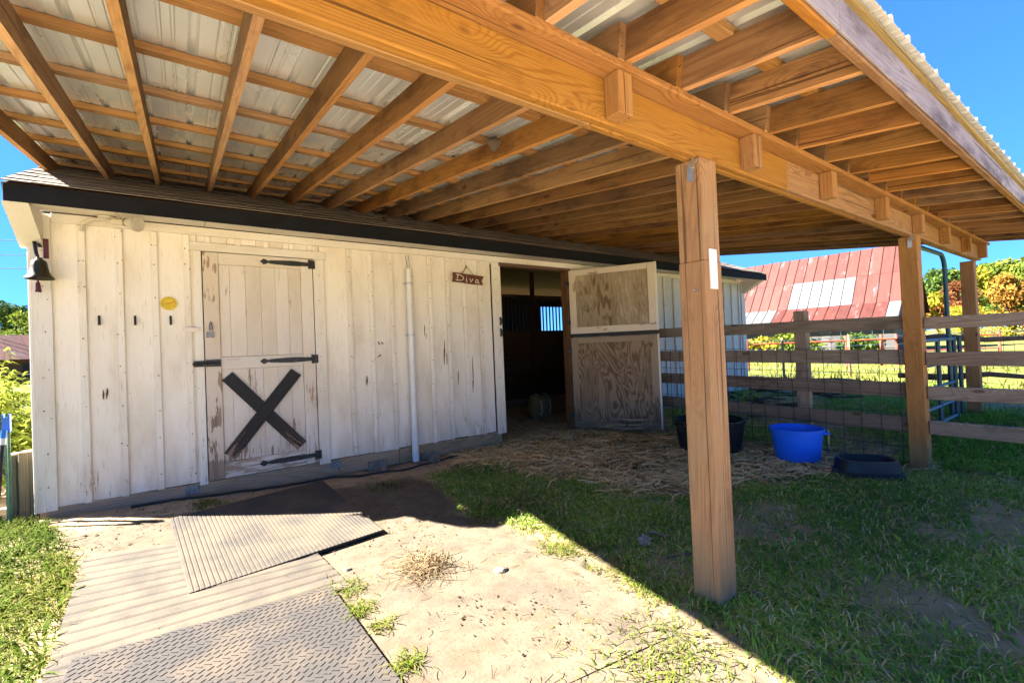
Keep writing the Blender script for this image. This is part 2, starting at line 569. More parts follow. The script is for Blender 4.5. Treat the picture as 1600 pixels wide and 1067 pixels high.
def m_tub(name, base, dust):
    nb = NB(name)
    sep = nb.n('ShaderNodeSeparateXYZ', {0: nb.tc.outputs['Object']}).outputs[2]
    n_ = nb.noise(nb.vec((1, 1, 1)), 9, 5, 0.7)
    scr = nb.noise(nb.vec((3, 3, 40)), 3.0, 3, 0.7)
    d_ = nb.maprange(nb.math('ADD', sep, nb.math('MULTIPLY', n_, 0.35)), 0.34, 0.12, 0, 0.55)
    c = nb.mix(nb.maprange(n_, 0.4, 0.7, 0, 0.25), base, tuple(x*0.6+0.02 for x in base))
    c = nb.mix(nb.maprange(scr, 0.62, 0.72, 0, 0.4), c, tuple(min(1, x*1.4+0.05) for x in base))
    c = nb.mix(d_, c, dust)
    return nb.done(c, nb.maprange(n_, 0.3, 0.7, 0.4, 0.65), 0, 0.35)


M_BLUE = m_tub('blue_tub_plastic', (0.0102, 0.1445, 0.799), (0.085, 0.1275, 0.289))
M_BLUEFLAT = m_flat('blue_plastic_part', (0.006, 0.07875, 0.465), 0.42, 0, 0.05, 9, 0.45)
M_BLACKPL = m_tub('black_rubber', (0.010, 0.011, 0.014), (0.045, 0.035, 0.027))
M_BLUECAP = m_flat('blue_cap_plastic', (0.02, 0.16, 0.55), 0.4, 0, 0.05)
M_YELLOW = m_flat('yellow_dial', (0.675, 0.4688, 0.01875), 0.5, 0, 0.1)
M_YROPE = m_flat('yellow_rope', (0.55, 0.50, 0.10), 0.7, 0, 0.2)
M_RED = m_flat('red_needle', (0.55, 0.03, 0.02), 0.5)
M_MAROON = m_flat('maroon_bracket', (0.08, 0.012, 0.018), 0.5)
M_BLACK = m_flat('black_mark', (0.012, 0.012, 0.012), 0.6)
M_WHITE = m_flat('white_letter', (0.64, 0.624, 0.576), 0.6, 0, 0.05)
M_TWINE = m_flat('twine', (0.22, 0.14, 0.07), 0.9)
M_GATE = m_flat('blue_green_gate_paint', (0.015, 0.078, 0.114), 0.4, 0.1, 0.2, 10)
M_REDPIPE = m_flat('red_pipe_paint', (0.36, 0.075, 0.04), 0.6, 0, 0.2, 8)
M_WIRE = m_flat('rusty_wire', (0.05, 0.035, 0.028), 0.6, 0.4)
M_TGREEN = m_flat('pale_green_steel', (0.132, 0.252, 0.18), 0.5, 0.1)
M_STONE = m_flat('stone', (0.1596, 0.1369, 0.1102), 0.9, 0, 0.2, 9, bump=0.5)
M_CONC = m_flat('concrete_block', (0.23, 0.19, 0.15), 0.9, 0, 0.2, 20, bump=0.4)
M_DRYLEAF = m_flat('dry_leaf', (0.297, 0.243, 0.1782), 0.7, 0, 0.15)
M_BARK = m_flat('bark', (0.10, 0.075, 0.055), 0.95, 0, 0.3, 6, bump=0.6)
M_FEED = m_flat('feed_grain', (0.20, 0.12, 0.07), 0.95, 0, 0.3, 40, bump=0.8)
M_LIVEWIRE = m_flat('cable_black', (0.02, 0.02, 0.02), 0.6)


def m_sheet():
    nb = NB('galvalume_sheet')
    n_ = nb.noise(nb.vec((1, 0.3, 1)), 3, 4, 0.6)
    c = nb.mix(nb.maprange(n_, 0.35, 0.7), (0.74, 0.765, 0.79), (0.66, 0.685, 0.715))
    rr = nb.maprange(n_, 0.3, 0.7, 0.24, 0.36)
    return nb.done(c, rr, 0.5, 0.5)


M_SHEET = m_sheet()


def m_shingle():
    nb = NB('asphalt_shingle')
    n_ = nb.noise(nb.vec((1, 1, 1)), 220, 3, 0.7)
    big = nb.noise(nb.vec((1, 1, 1)), 5, 3)
    c = nb.mix(nb.maprange(n_, 0.3, 0.7), (0.2048, 0.1706, 0.1413), (0.0975, 0.08288, 0.07313))
    c = nb.mix(nb.maprange(big, 0.4, 0.7, 0, 0.4), c, (0.2438, 0.2048, 0.1658))
    hv = nb.n('ShaderNodeHueSaturation', {'Color': c, 'Value': nb.maprange(nb.rnd(), 0, 1, 0.75, 1.2, False)})
    nb.bump(n_, 0.5, 0.004)
    return nb.done(hv.outputs[0], 0.95, 0, 0.15)


M_SHINGLE = m_shingle()


def m_rubber(name, base, sand, amt):
    nb = NB(name)
    n_ = nb.noise(nb.vec((1, 1, 1), False), 3.2, 5, 0.65)
    f = nb.noise(nb.vec((1, 1, 1), False), 90, 3, 0.6)
    c = nb.mix(nb.maprange(f, 0.3, 0.7), base, tuple(x*0.75 for x in base))
    c = nb.mix(nb.maprange(n_, 0.62-amt*0.5, 0.92-amt*0.5), c, sand)
    nb.bump(f, 0.3, 0.003)
    return nb.done(c, 0.85, 0, 0.2)


SAND = (0.1057, 0.08458, 0.06171)
M_MATD = m_rubber('groove_rubber', (0.05235, 0.0457, 0.03998), (0.1142, 0.08568, 0.06189), 0.2)
M_MAT1 = m_rubber('grey_ribbed_rubber', (0.05902, 0.05192, 0.04722), (0.1023, 0.07869, 0.05507), 0.55)
M_MAT2 = m_rubber('dusty_slatted_rubber', (0.07045, 0.06061, 0.05122), SAND, 0.55)
M_MAT3 = m_rubber('grey_tread_rubber', (0.05061, 0.046, 0.04445), (0.07971, 0.0644, 0.05061), 0.45)
M_MAT4_OLD = m_rubber('sand_covered_rubber', (0.1054, 0.08556, 0.0651), SAND, 0.8)


def m_ground():
    nb = NB('ground_soil')
    P = nb.n('ShaderNodeNewGeometry').outputs['Position']
    at = lambda n_: nb.n('ShaderNodeAttribute', attribute_name=n_).outputs['Fac']
    nz = lambda sc_, d=4, r=0.6: nb.n('ShaderNodeTexNoise', {'Vector': P, 'Scale': sc_, 'Detail': d, 'Roughness': r}).outputs[0]
    fine = nz(60, 4, 0.7); mid = nz(7, 4); big = nz(1.4, 3)
    sand = nb.mix(nb.maprange(mid, 0.35, 0.7), (0.118, 0.098, 0.070), (0.094, 0.073, 0.050))  # sand coloured darker to hold down the sunlit ground
    sand = nb.mix(nb.maprange(fine, 0.52, 0.75, 0, 0.7), sand, (0.0607, 0.04142, 0.02714))
    peb = nb.n('ShaderNodeTexVoronoi', {'Vector': P, 'Scale': 34.0}).outputs['Distance']
    sand = nb.mix(nb.math('MULTIPLY', nb.maprange(peb, 0.06, 0.10, 0.75, 0.0), nb.maprange(nz(3.0), 0.5, 0.6)), sand, (0.05357, 0.03714, 0.02571))
    damp = nz(2.3, 5, 0.65)
    sand = nb.mix(nb.maprange(damp, 0.52, 0.70, 0, 0.35), sand, (0.050, 0.036, 0.024))
    soil = nb.mix(nb.maprange(mid, 0.35, 0.7), (0.36, 0.26, 0.165), (0.24, 0.165, 0.10))  # soil coloured paler than the sand to lift the shaded ground
    soil = nb.mix(nb.maprange(fine, 0.5, 0.75, 0, 0.5), soil, (0.42, 0.31, 0.20))
    turf = nb.mix(nb.maprange(mid, 0.35, 0.7), (0.32, 0.24, 0.14), (0.22, 0.19, 0.09))  # earth between the blades, also coloured paler to lift the shade
    field = nb.mix(nb.maprange(big, 0.35, 0.65), (0.15, 0.14, 0.03), (0.07998, 0.105, 0.02))
    field = nb.mix(nb.maprange(mid, 0.5, 0.75, 0, 0.6), field, (0.2099, 0.165, 0.06499))
    c = nb.mix(at('sand'), soil, sand)
    c = nb.mix(at('turf'), c, turf)
    c = nb.mix(at('field'), c, field)
    c = nb.mix(at('bounce_yard'), c, (0.66, 0.54, 0.38))  # very pale so the unseen ground throws fill under the canopy
    h = nb.math('ADD', nb.math('MULTIPLY', mid, 0.6), nb.math('MULTIPLY', fine, 0.5))
    nb.bump(h, 0.4, 0.015)
    return nb.done(c, 0.95, 0, 0.15)


M_GROUND = m_ground()


def m_sandmat():
    nb = NB('sand_over_rubber')
    P = nb.n('ShaderNodeNewGeometry').outputs['Position']
    nz = lambda sc_, d=4, r=0.6: nb.n('ShaderNodeTexNoise', {'Vector': P, 'Scale': sc_, 'Detail': d, 'Roughness': r}).outputs[0]
    fine = nz(60, 4, 0.7); mid = nz(7, 4); big = nz(2.2, 4)
    c = nb.mix(nb.maprange(mid, 0.35, 0.7), (0.118, 0.098, 0.070), (0.094, 0.073, 0.050))
    c = nb.mix(nb.maprange(big, 0.5, 0.68, 0, 0.55), c, (0.05904, 0.0504, 0.0432))
    c = nb.mix(nb.maprange(fine, 0.52, 0.75, 0, 0.7), c, (0.036, 0.02592, 0.01728))
    peb = nb.n('ShaderNodeTexVoronoi', {'Vector': P, 'Scale': 34.0}).outputs['Distance']
    c = nb.mix(nb.math('MULTIPLY', nb.maprange(peb, 0.06, 0.10, 0.75, 0.0), nb.maprange(nz(3.0), 0.5, 0.6)), c, (0.03348, 0.02304, 0.01584))
    nb.bump(fine, 0.35, 0.008)
    return nb.done(c, 0.95, 0, 0.15)


M_MAT4 = m_sandmat()
M_GRASS_SHADE = m_tint('grass_blades_shade', [(0.0, (0.1173, 0.2208, 0.0345)), (0.4, (0.2277, 0.3795, 0.0483)), (0.62, (0.3588, 0.4692, 0.0621)), (0.78, (0.5796, 0.4968, 0.1656)), (1.0, (0.69, 0.552, 0.3174))], 0.55, 0.25)  # blades of the shaded turf, coloured paler to lift the shade
M_LUSH_LIT = m_tint('lush_grass_blades_lit', [(0.0, (0.0469, 0.08339, 0.01042)), (0.5, (0.09381, 0.1303, 0.01824)), (0.8, (0.1564, 0.1616, 0.02606)), (1.0, (0.2189, 0.172, 0.07818))], 0.5, 0.35)  # blades for sunlit places, coloured darker to hold down the sun
M_FIELD = m_tint('field_grass_blades', [(0.0, (0.05142, 0.08742, 0.01543)), (0.5, (0.1234, 0.1388, 0.02571)), (1.0, (0.2314, 0.1851, 0.072))], 0.6, 0.3)
M_STRAW = m_tint('straw_stalks', [(0.0, (0.24, 0.15, 0.06)), (0.5, (0.58, 0.41, 0.18)), (1.0, (0.80, 0.63, 0.34))], 0.7)
M_DEAD = m_tint('dead_stalks', [(0.0, (0.06, 0.04, 0.022)), (0.5, (0.17, 0.12, 0.065)), (1.0, (0.34, 0.26, 0.15))], 0.7)
LEAF = {
    'green': m_tint('green_leaves', [(0, (0.02531, 0.05062, 0.01157)), (0.6, (0.05062, 0.0904, 0.01808)), (1, (0.09402, 0.1302, 0.02531))], 0.6, 0.3),
    'lime': m_tint('lime_leaves', [(0, (0.05786, 0.08678, 0.01446)), (0.6, (0.1157, 0.1591, 0.0217)), (1, (0.1952, 0.2098, 0.02893))], 0.6, 0.3),
    'orange': m_tint('orange_leaves', [(0, (0.1157, 0.05424, 0.01302)), (0.6, (0.2459, 0.123, 0.0217)), (1, (0.3037, 0.1952, 0.03616))], 0.6, 0.3),
    'rust': m_tint('rust_leaves', [(0, (0.08678, 0.03254, 0.01446)), (0.6, (0.1808, 0.06509, 0.02531)), (1, (0.1808, 0.1157, 0.03616))], 0.6, 0.3),
    'yellow': m_tint('yellow_leaves', [(0, (0.1085, 0.123, 0.01446)), (0.6, (0.2749, 0.2459, 0.0217)), (1, (0.3616, 0.3037, 0.03616))], 0.6, 0.3),
    'weed': m_tint('weed_leaves', [(0, (0.05625, 0.1044, 0.01205)), (0.6, (0.1769, 0.2169, 0.02009)), (1, (0.3216, 0.3052, 0.04017))], 0.55, 0.35),
}


def m_rustroof(name, white=0.0):
    nb = NB(name)
    g = nb.noise(nb.vec((1, 0.3, 1)), 0.9, 4, 0.65)
    f = nb.noise(nb.vec((1, 0.25, 1)), 4.0, 4, 0.7)
    c = nb.mix(nb.maprange(f, 0.35, 0.7), (0.07979, 0.02167, 0.01669), (0.05321, 0.01445, 0.01112))
    pale = nb.noise(nb.vec((0.8, 0.25, 1)), 1.6, 5, 0.7)
    strk = nb.noise(nb.vec((7, 0.35, 1)), 2.0, 4, 0.7)
    c = nb.mix(nb.maprange(strk, 0.45, 0.7, 0, 0.6), c, (0.06415, 0.02395, 0.01788))
    c = nb.mix(nb.maprange(pale, 0.57, 0.70, 0, 0.6), c, (0.1277, 0.1308, 0.1343))
    hv = nb.n('ShaderNodeHueSaturation', {'Color': c, 'Value': nb.maprange(nb.rnd(), 0, 1, 0.8, 1.2, False)})
    c = hv.outputs[0]
    if white:
        wn = nb.noise(nb.vec((2.5, 0.3, 1)), 2.2, 4, 0.7)
        wf = nb.math('MULTIPLY', nb.maprange(wn, 0.30, 0.55, 0.35, 1.0), nb.maprange(nb.rnd(), 0, 1, 0.70, 1.0, False))
        c = nb.mix(wf, c, (0.08554, 0.1067, 0.114))
    return nb.done(c, 0.6, 0.1, 0.3)


M_RUST = m_rustroof('rusty_red_roof_metal')
M_RUSTW = m_rustroof('pale_roof_metal', 0.9)
M_BARNGREY = m_wood('grey_barn_boards', (0.024, 0.02256, 0.0216), (0.048, 0.04512, 0.0432), (0.072, 0.0672, 0.0648))

# ------------------------------------------------------------------ ground sheet and sky is the world
BOUNCE_YARD = [(-7, 0.4), (2.2, 0.4), (2.9, -1.2), (9, -1.6), (12, -9), (-8, -10)]  # unseen pale ground behind the camera, added to bounce warm light
DIRT = [(-0.9, 4.75), (-0.62, 4.2), (-0.50, 3.2), (-0.60, 0.2), (1.55, 0.2), (1.9, 0.9), (1.98, 1.5), (2.05, 2.1), (1.95, 2.9), (1.75, 3.4), (2.2, 4.0), (1.9, 4.7)]  # zone of the darkened sand, its edge partly along the shadow edge
TURF = [(2.1, 4.55), (2.8, 4.5), (3.2, 3.6), (3.3, 2.4), (4.0, 2.25), (5.1, 1.75), (5.8, 1.2), (6.2, -2.5), (2.0, -2.5), (1.85, 0.75), (2.05, 1.2), (2.08, 1.7), (2.2, 2.2), (1.98, 3.0), (1.85, 3.3), (2.0, 4.0)]
TURF2 = [(5.9, 1.3), (7.0, 1.6), (8.0, 3.2), (9.0, 5.2), (12.5, 5.2), (12.5, -3), (5.9, -3)]
LEFTG = [(-0.56, 1.0), (-0.56, 3.2), (-0.60, 3.75), (-0.68, 4.3), (-0.95, 5.05), (-1.05, 5.3), (-6, 9), (-6, 1)]
STRAWP = [(3.0, 5.3), (2.75, 4.9), (2.7, 4.6), (3.1, 3.6), (3.2, 2.5), (4.0, 2.2), (5.2, 1.75), (5.75, 1.5), (5.75, 5.3), (4.9, 5.3), (4.9, 8.0), (3.6, 8.0), (3.6, 5.3)]


def soft(x, y, P, amp=0.16, n=6, seed=0):
    r_ = np.random.default_rng(seed+3)
    s_ = 0
    for i in range(n):
        s_ = s_+inpoly(x+amp*fbm(x*3+11*i, y*3+seed, 3)*2.2+r_.normal(0, amp*0.35), y+amp*fbm(x*3-7*i, y*3+50+seed, 3)*2.2+r_.normal(0, amp*0.35), P)
    return s_/n


def build_ground():
    def axis(lo, hi, step, far, g):
        a = list(np.arange(lo, hi+1e-6, step)); d = step
        x = hi
        while x < far: d *= g; x += d; a.append(x)
        d = step; x = lo
        while x > -far: d *= g; x -= d; a.insert(0, x)
        return np.array(a)
    xs = axis(-2.0, 6.5, 0.032, 900, 1.2)
    ys = axis(-0.6, 6.0, 0.032, 900, 1.2)
    X, Y = np.meshgrid(xs, ys, indexing='ij')
    near = sstep(30, 14, np.hypot(X-4, Y-4))
    Z = gz(X, Y)+micro(X, Y)*near+hoofs(X, Y)
    n, m = X.shape
    idx = np.arange(n*m).reshape(n, m)
    F = np.stack([idx[:-1, :-1], idx[1:, :-1], idx[1:, 1:], idx[:-1, 1:]], -1).reshape(-1, 4)
    x, y = X.ravel(), Y.ravel()
    me = np_mesh('ground', np.stack([x, y, Z.ravel()], 1), F, M_GROUND, sm=True)
    sand = soft(x, y, DIRT, 0.12, 6, 1); bounce_yard = soft(x, y, BOUNCE_YARD, 0.2, 3, 9)
    turf = np.maximum(np.maximum(soft(x, y, TURF, 0.15, 6, 2), soft(x, y, TURF2, 0.15, 3, 3)), soft(x, y, LEFTG, 0.08, 6, 4))
    field = np.maximum(sstep(10.3, 12.5, x), sstep(9.9, 12, y))
    field = np.maximum(field, np.maximum(sstep(-3.2, -5, x)*sstep(0.2, 1.2, y), sstep(-9, -12, y)))
    for nm, a in (('sand', sand), ('turf', turf), ('field', field), ('bounce_yard', bounce_yard)):
        at = me.attributes.new(nm, 'FLOAT', 'POINT')
        at.data.foreach_set('value', np.ascontiguousarray(a, dtype=np.float32))
    o = mesh_obj('ground', me, Matrix.Identity(4))
    tag(o, kind='structure')


build_ground()

# ------------------------------------------------------------------ the white barn
BX0, BX1, WY, BY1 = -1.0, 10.26, 5.28, 9.6
EY, EZ, MS = 4.80, 2.715, 0.42          # eave edge, its height, roof slope
RY = 7.44                               # ridge
RZ = EZ+MS*(RY-EY)
barn = thing('barn', (BX0, WY, 0), 'long white board and batten horse barn with peeling paint and dark shingle roof', 'barn')
Z0, Z1 = 0.20, 2.62                     # siding


def wall_run(cuts, z0=Z0, z1=Z1, mat=M_PAINT, bat=0.045):
    for i in range(len(cuts)-1):
        a, b = cuts[i], cuts[i+1]
        t = random.uniform(-0.004, 0.004)
        block('board', a+0.001, b-0.001, WY+t*0.6, WY+0.02+t*0.6, z0+random.uniform(-0.012, 0.006), z1, mat, barn, 'z')


def batten(x, z0=Z0, z1=Z1, wd=0.048, mat=M_PAINT):
    block('batten', x-wd/2, x+wd/2, WY-0.022, WY-0.0035, z0+random.uniform(-0.015, 0.004), z1-0.075, mat, barn, 'z', 0.004)


left_b = [-0.700, -0.456, -0.211, 0.030]
wall_run([-0.985]+left_b+[0.11])
for x in left_b: batten(x, wd=0.05)
block('corner_board', -1.02, -0.885, WY-0.024, WY-0.0035, 0.17, 2.60, M_TRIM, barn, 'z')
block('corner_board', -1.023, -1.001, WY-0.026, WY+0.11, 0.17, 2.60, M_TRIM, barn, 'z')
# above the plank door
wall_run([0.112, 0.36, 0.61, 0.86, 1.10, 1.22], 2.485, Z1)
for x in (0.20, 0.45, 0.70, 0.94, 1.17): batten(x, 2.483, wd=0.045)
mid_b = [1.53, 1.775, 2.025, 2.28, 2.53, 2.78, 3.03, 3.27]
wall_run([1.222]+mid_b+[3.46])
for x in mid_b: batten(x, wd=0.05)
block('board', 3.462, 4.96, WY, WY+0.02, 2.525, Z1, M_PAINT, barn, 'x')
far_b = list(np.arange(5.25, 10.2, 0.30))
wall_run([4.965]+far_b+[10.25], mat=M_FAR)
for x in far_b: batten(x, wd=0.05, mat=M_FAR)
block('corner_board', 10.14, 10.285, WY-0.024, WY-0.0035, 0.17, 2.60, M_FAR, barn, 'z')
# frieze, sill boards, straps, piers
for a, b in ((-0.88, 2.4), (2.402, 6.0), (6.002, 10.13)):
    block('frieze_board', a, b, WY-0.027, WY-0.0045, 2.548, 2.625, M_TRIM, barn, 'x')
xs_ = [-1.0, -0.02, 1.35, 2.05, 3.55, 4.88, 7.6, 10.26]
for i in range(len(xs_)-1):
    a, b = xs_[i], xs_[i+1]
    if not (a > 3.5 and b < 5.0):
        block('sill_board', a+0.002, b-0.002, WY-0.008-0.006*(i % 2), WY+0.09, 0.015 if i else 0.03, 0.192, M_GREYWOOD, barn, 'x', 0.006)
for x in (0.02, 1.32):
    block('strap_plate', x-0.055, x+0.055, WY-0.020, WY-0.0145, 0.10, 0.175, M_ZINC, barn, 'x', 0.001)
for x in (1.78, 2.42):
    block('pier_block', x-0.11, x+0.11, WY-0.05, WY+0.05, -0.05, 0.10, M_CONC, barn, 'x', 0.008)
# soffit boards and fascia
sx = -0.98
while sx < 10.2:
    wd = random.uniform(0.50, 0.62)
    b = min(sx+wd, 10.24)
    dz = random.uniform(-0.002, 0.002)
    lumber('soffit_panel', ((sx+b)/2, EY+0.026, 2.588+dz), ((sx+b)/2, WY-0.028, 2.638+dz), b-sx-0.004, 0.012, M_SOFFIT, barn)
    sx = b
for a, b in ((-1.05, 1.9), (1.902, 4.8), (4.802, 7.6), (7.602, 10.37)):
    block('fascia_board', a, b, EY, EY+0.024, 2.575, 2.705, M_FASCIA, barn, 'x')
for x in (-1.03, 10.28):                  # boxed eave returns
    m = MB(); w_ = 0.07
    m.prism([(EY+0.03, 2.577), (WY+0.06, 2.632), (WY+0.06, 2.33), (WY-0.02, 2.33)], -w_, w_)
    m.obj('eave_return', M_SOFFIT, barn, T(x+(0.035 if x < 0 else -0.035), 0, 0) @ Matrix(((0, 1, 0, 0), (1, 0, 0, 0), (0, 0, 1, 0), (0, 0, 0, 1))))
# rake boards
for x in (-1.045, 10.36):
    for s_ in (1, -1):
        ya, yb = (EY+0.03, RY) if s_ > 0 else (2*RY-EY-0.03, RY)
        lumber('rake_board', (x, ya, EZ-0.085+MS*0.03), (x, yb, RZ-0.085), 0.024, 0.14, M_FASCIA, barn)
# roof deck, both slopes, and shingles on the visible slope
nrm = Vector((0, -MS, 1)).normalized()
for s_ in (1, -1):
    y0 = EY+0.012 if s_ > 0 else 2*RY-EY-0.012
    me_ = MB()
    pts = [(-1.03, y0, EZ-0.004), (10.345, y0, EZ-0.004), (10.345, RY, RZ-0.004), (-1.03, RY, RZ-0.004)]
    low = [(x, y, z-0.018) for x, y, z in pts]
    me_.add(pts+low, [(0, 1, 2, 3), (7, 6, 5, 4), (0, 4, 5, 1), (1, 5, 6, 2), (2, 6, 7, 3), (3, 7, 4, 0)])
    me_.obj('roof_deck' if s_ > 0 else 'rear_roof_slope', M_DARKWOOD, barn)
ex = 0.128
sl_len = math.hypot(RY-EY, RZ-EZ)
udir = Vector((0, 1, MS)).normalized()
shm = box_mesh(0.905, 0.17, 0.008, M_SHINGLE, 0.002, 'shingle')
for r_ in range(20):
    s0 = r_*ex-0.02
    off = random.uniform(0, 0.9)
    x = -1.06-off
    while x < 10.38:
        a, b = max(x, -1.06), min(x+0.91, 10.375)
        if b-a > 0.05:
            c = Vector(((a+b)/2, EY, EZ))+udir*(s0+0.085)+nrm*(0.008+0.004*(r_ % 2)+random.uniform(0, 0.003))
            tilt = 0.045
            Mx = Matrix((Vector((1, 0, 0)), (udir-nrm*tilt).normalized(), (nrm+udir*tilt).normalized())).transposed().to_4x4()
            Mx.translation = c
            mm = shm if abs(b-a-0.91) < 0.01 else box_mesh(b-a-0.005, 0.17, 0.008, M_SHINGLE, 0.002, 'shingle')
            mesh_obj('shingle', mm, Mx @ Matrix.Rotation(random.uniform(-0.006, 0.006), 4, 'Z'), barn)
        x += 0.91
# end walls and rear wall (with the small barred window seen through the doorway)
for x in (BX0+0.006, BX1-0.02):
    m = MB()
    v = [(x, WY+0.022, 0.1), (x, BY1, 0.1), (x, BY1, EZ+MS*(2*RY-EY-BY1)-0.03 if False else 2.6), (x, RY, RZ-0.05), (x, WY+0.022, 2.6)]
    v2 = [(x+0.02, b, c) for a, b, c in v]
    m.add(v+v2, [(0, 1, 2, 3, 4), (9, 8, 7, 6, 5)]+[((i+1) % 5, i, i+5, (i+1) % 5+5) for i in range(5)])
    m.obj('end_wall', M_FAR, barn)
wx0, wx1, wz0, wz1 = 7.90, 8.80, 1.76, 2.42
m = MB()
m.box(BX0, wx0, BY1, BY1+0.03, 0.1, 2.65); m.box(wx1, BX1, BY1, BY1+0.03, 0.1, 2.65)
m.box(wx0, wx1, BY1, BY1+0.03, 0.1, wz0); m.box(wx0, wx1, BY1, BY1+0.03, wz1, 2.65)
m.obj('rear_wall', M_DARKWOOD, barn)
# stall partition inside
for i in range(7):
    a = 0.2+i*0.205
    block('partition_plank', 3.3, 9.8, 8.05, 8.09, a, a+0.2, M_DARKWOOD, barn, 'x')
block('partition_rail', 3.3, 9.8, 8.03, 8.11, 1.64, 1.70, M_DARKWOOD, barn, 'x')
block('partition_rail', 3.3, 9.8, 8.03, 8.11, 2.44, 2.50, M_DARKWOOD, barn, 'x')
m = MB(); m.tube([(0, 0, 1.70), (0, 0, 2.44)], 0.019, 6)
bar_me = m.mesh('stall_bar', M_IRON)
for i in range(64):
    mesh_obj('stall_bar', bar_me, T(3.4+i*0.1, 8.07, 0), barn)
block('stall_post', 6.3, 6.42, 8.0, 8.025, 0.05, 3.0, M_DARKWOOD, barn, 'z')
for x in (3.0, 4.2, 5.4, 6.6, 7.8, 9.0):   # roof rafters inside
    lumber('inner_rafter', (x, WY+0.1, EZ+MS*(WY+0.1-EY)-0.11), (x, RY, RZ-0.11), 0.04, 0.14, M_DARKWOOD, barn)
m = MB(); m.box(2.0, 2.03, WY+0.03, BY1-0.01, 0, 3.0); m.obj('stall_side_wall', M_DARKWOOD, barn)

# stable doorway trim
block('door_jamb', 3.475, 3.592, WY-0.024, WY-0.0035, 0.16, 2.546, M_TRIM, barn, 'z')
block('door_jamb', 3.594, 3.62, WY-0.02, WY+0.10, 0.16, 2.50, M_TRIM, barn, 'z')
block('door_header', 3.594, 4.96, WY-0.02, WY+0.10, 2.502, 2.545, M_JAMB, barn, 'x')
ja = block('door_jamb', 4.868, 4.955, WY-0.03, WY+0.11, 0.03, 2.50, M_JAMB, barn, 'z')
ja['label'] = 'bare brown door jamb'
for z in (1.72, 1.56):
    m = MB(); m.tube([(3.575, WY-0.04, z-0.055), (3.585, WY-0.055, z), (3.575, WY-0.04, z+0.055)], [0.012, 0.022, 0.012], 8)
    m.obj('door_latch', M_IRON, barn, sm=True)

# the closed plank door
DX0, DX1, DZ0, DZ1 = 0.152, 1.142, 0.195, 2.395
door = bpy.data.objects.new('plank_door', None); put(door, T(DX0, WY, DZ0), barn)
m = MB(); m.box(DX0, DX1, WY+0.018, WY+0.03, DZ0, DZ1); m.obj('backing', M_DOOR, door)
px = [0.281, 0.37, 0.505, 0.64, 0.775, 0.90, 1.02]
for i in range(6):
    block('plank', px[i]+0.0006, px[i+1]-0.0006, WY-0.004+random.uniform(-.002, .002), WY+0.016, 1.372, 2.28, M_DOOR, door, 'z')
    block('plank', px[i]+0.0006, px[i+1]-0.0006, WY-0.004+random.uniform(-.002, .002), WY+0.016, 0.352, 1.252, M_DOOR, door, 'z')
block('stile', DX0, 0.279, WY-0.024, WY+0.016, DZ0+0.002, DZ1-0.002, M_STILE, door, 'z')
block('stile', 1.021, DX1, WY-0.024, WY+0.016, DZ0+0.002, DZ1-0.002, M_DOOR, door, 'z')
for a, b in ((2.28, 2.393), (1.253, 1.371), (0.197, 0.351)):
    block('door_rail', 0.2805, 1.0195, WY-0.023, WY+0.016, a, b, M_DOOR, door, 'x')
lumber('cross_brace', (0.325, WY-0.019, 1.185), (0.975, WY-0.019, 0.405), 0.118, 0.026, M_BLACKP, door, (0, 1, 0))
lumber('cross_brace', (0.945, WY-0.022, 1.185), (0.325, WY-0.022, 0.405), 0.118, 0.030, M_BLACKP, door, (0, 1, 0))
for z, xa in ((2.335, 0.64), (1.315, 0.61), (0.283, 0.575)):
    m = MB(); y0, y1 = WY-0.034, WY-0.0255
    m.prism([(xa, z), (xa+0.035, z+0.030), (xa+0.055, z+0.022), (xa+0.075, z+0.010), (xa+0.10, z+0.018), (xa+0.30, z+0.028), (1.10, z+0.020), (1.10, z-0.020), (xa+0.30, z-0.028), (xa+0.10, z-0.018), (xa+0.075, z-0.010), (xa+0.055, z-0.022), (xa+0.035, z-0.030)], y0, y1)
    m.box(1.12, 1.168, WY-0.036, WY-0.0255, z-0.045, z+0.045)
    m.tube([(1.11, WY-0.037, z-0.048), (1.11, WY-0.037, z+0.048)], 0.012, 8)
    for q in (0.2, 0.36, 0.46): m.tube([(xa+q, WY-0.040, z), (xa+q, WY-0.03, z)], 0.008, 6)
    m.obj('strap_hinge', M_IRON, door)
m = MB(); m.box(0.06, 0.148, WY-0.045, WY-0.026, 1.288, 1.345); m.box(0.155, 0.275, WY-0.046, WY-0.0245, 1.285, 1.35)
m.tube([(0.05, WY-0.052, 1.317), (0.26, WY-0.052, 1.317)], 0.011, 8)
m.obj('slide_bolt', M_IRON, door)
m = MB(); m.tube([(0.195, WY-0.035, 1.70), (0.19, WY-0.05, 1.64), (0.215, WY-0.05, 1.64), (0.21, WY-0.035, 1.70), (0.20, WY-0.035, 1.72)], 0.006, 6)
m.box(0.165, 0.225, WY-0.05, WY-0.028, 1.565, 1.62); m.obj('hasp', M_ZINC, door)
m = MB(); m.box(0.1435, 0.1515, WY-0.012, WY-0.002, DZ0, DZ1); m.box(0.1435, DX1, WY-0.006, WY-0.002, DZ1-0.001, DZ1+0.004); m.obj('gap_strip', M_BLACK, door)  # black strip laid in the door gap to stand for its shade
# door casing
block('door_casing', 0.055, 1.275, WY-0.030, WY-0.0035, 2.40, 2.482, M_TRIM, barn, 'x')
block('door_casing', 0.078, 0.143, WY-0.026, WY-0.0035, 0.17, 2.398, M_TRIM, barn, 'z')
block('door_casing', 1.150, 1.262, WY-0.026, WY-0.0035, 0.17, 2.398, M_TRIM, barn, 'z')
block('turn_button', -0.01, 0.115, WY-0.05, WY-0.030, 1.625, 1.665, M_TRIM, barn, 'x', 0.006)

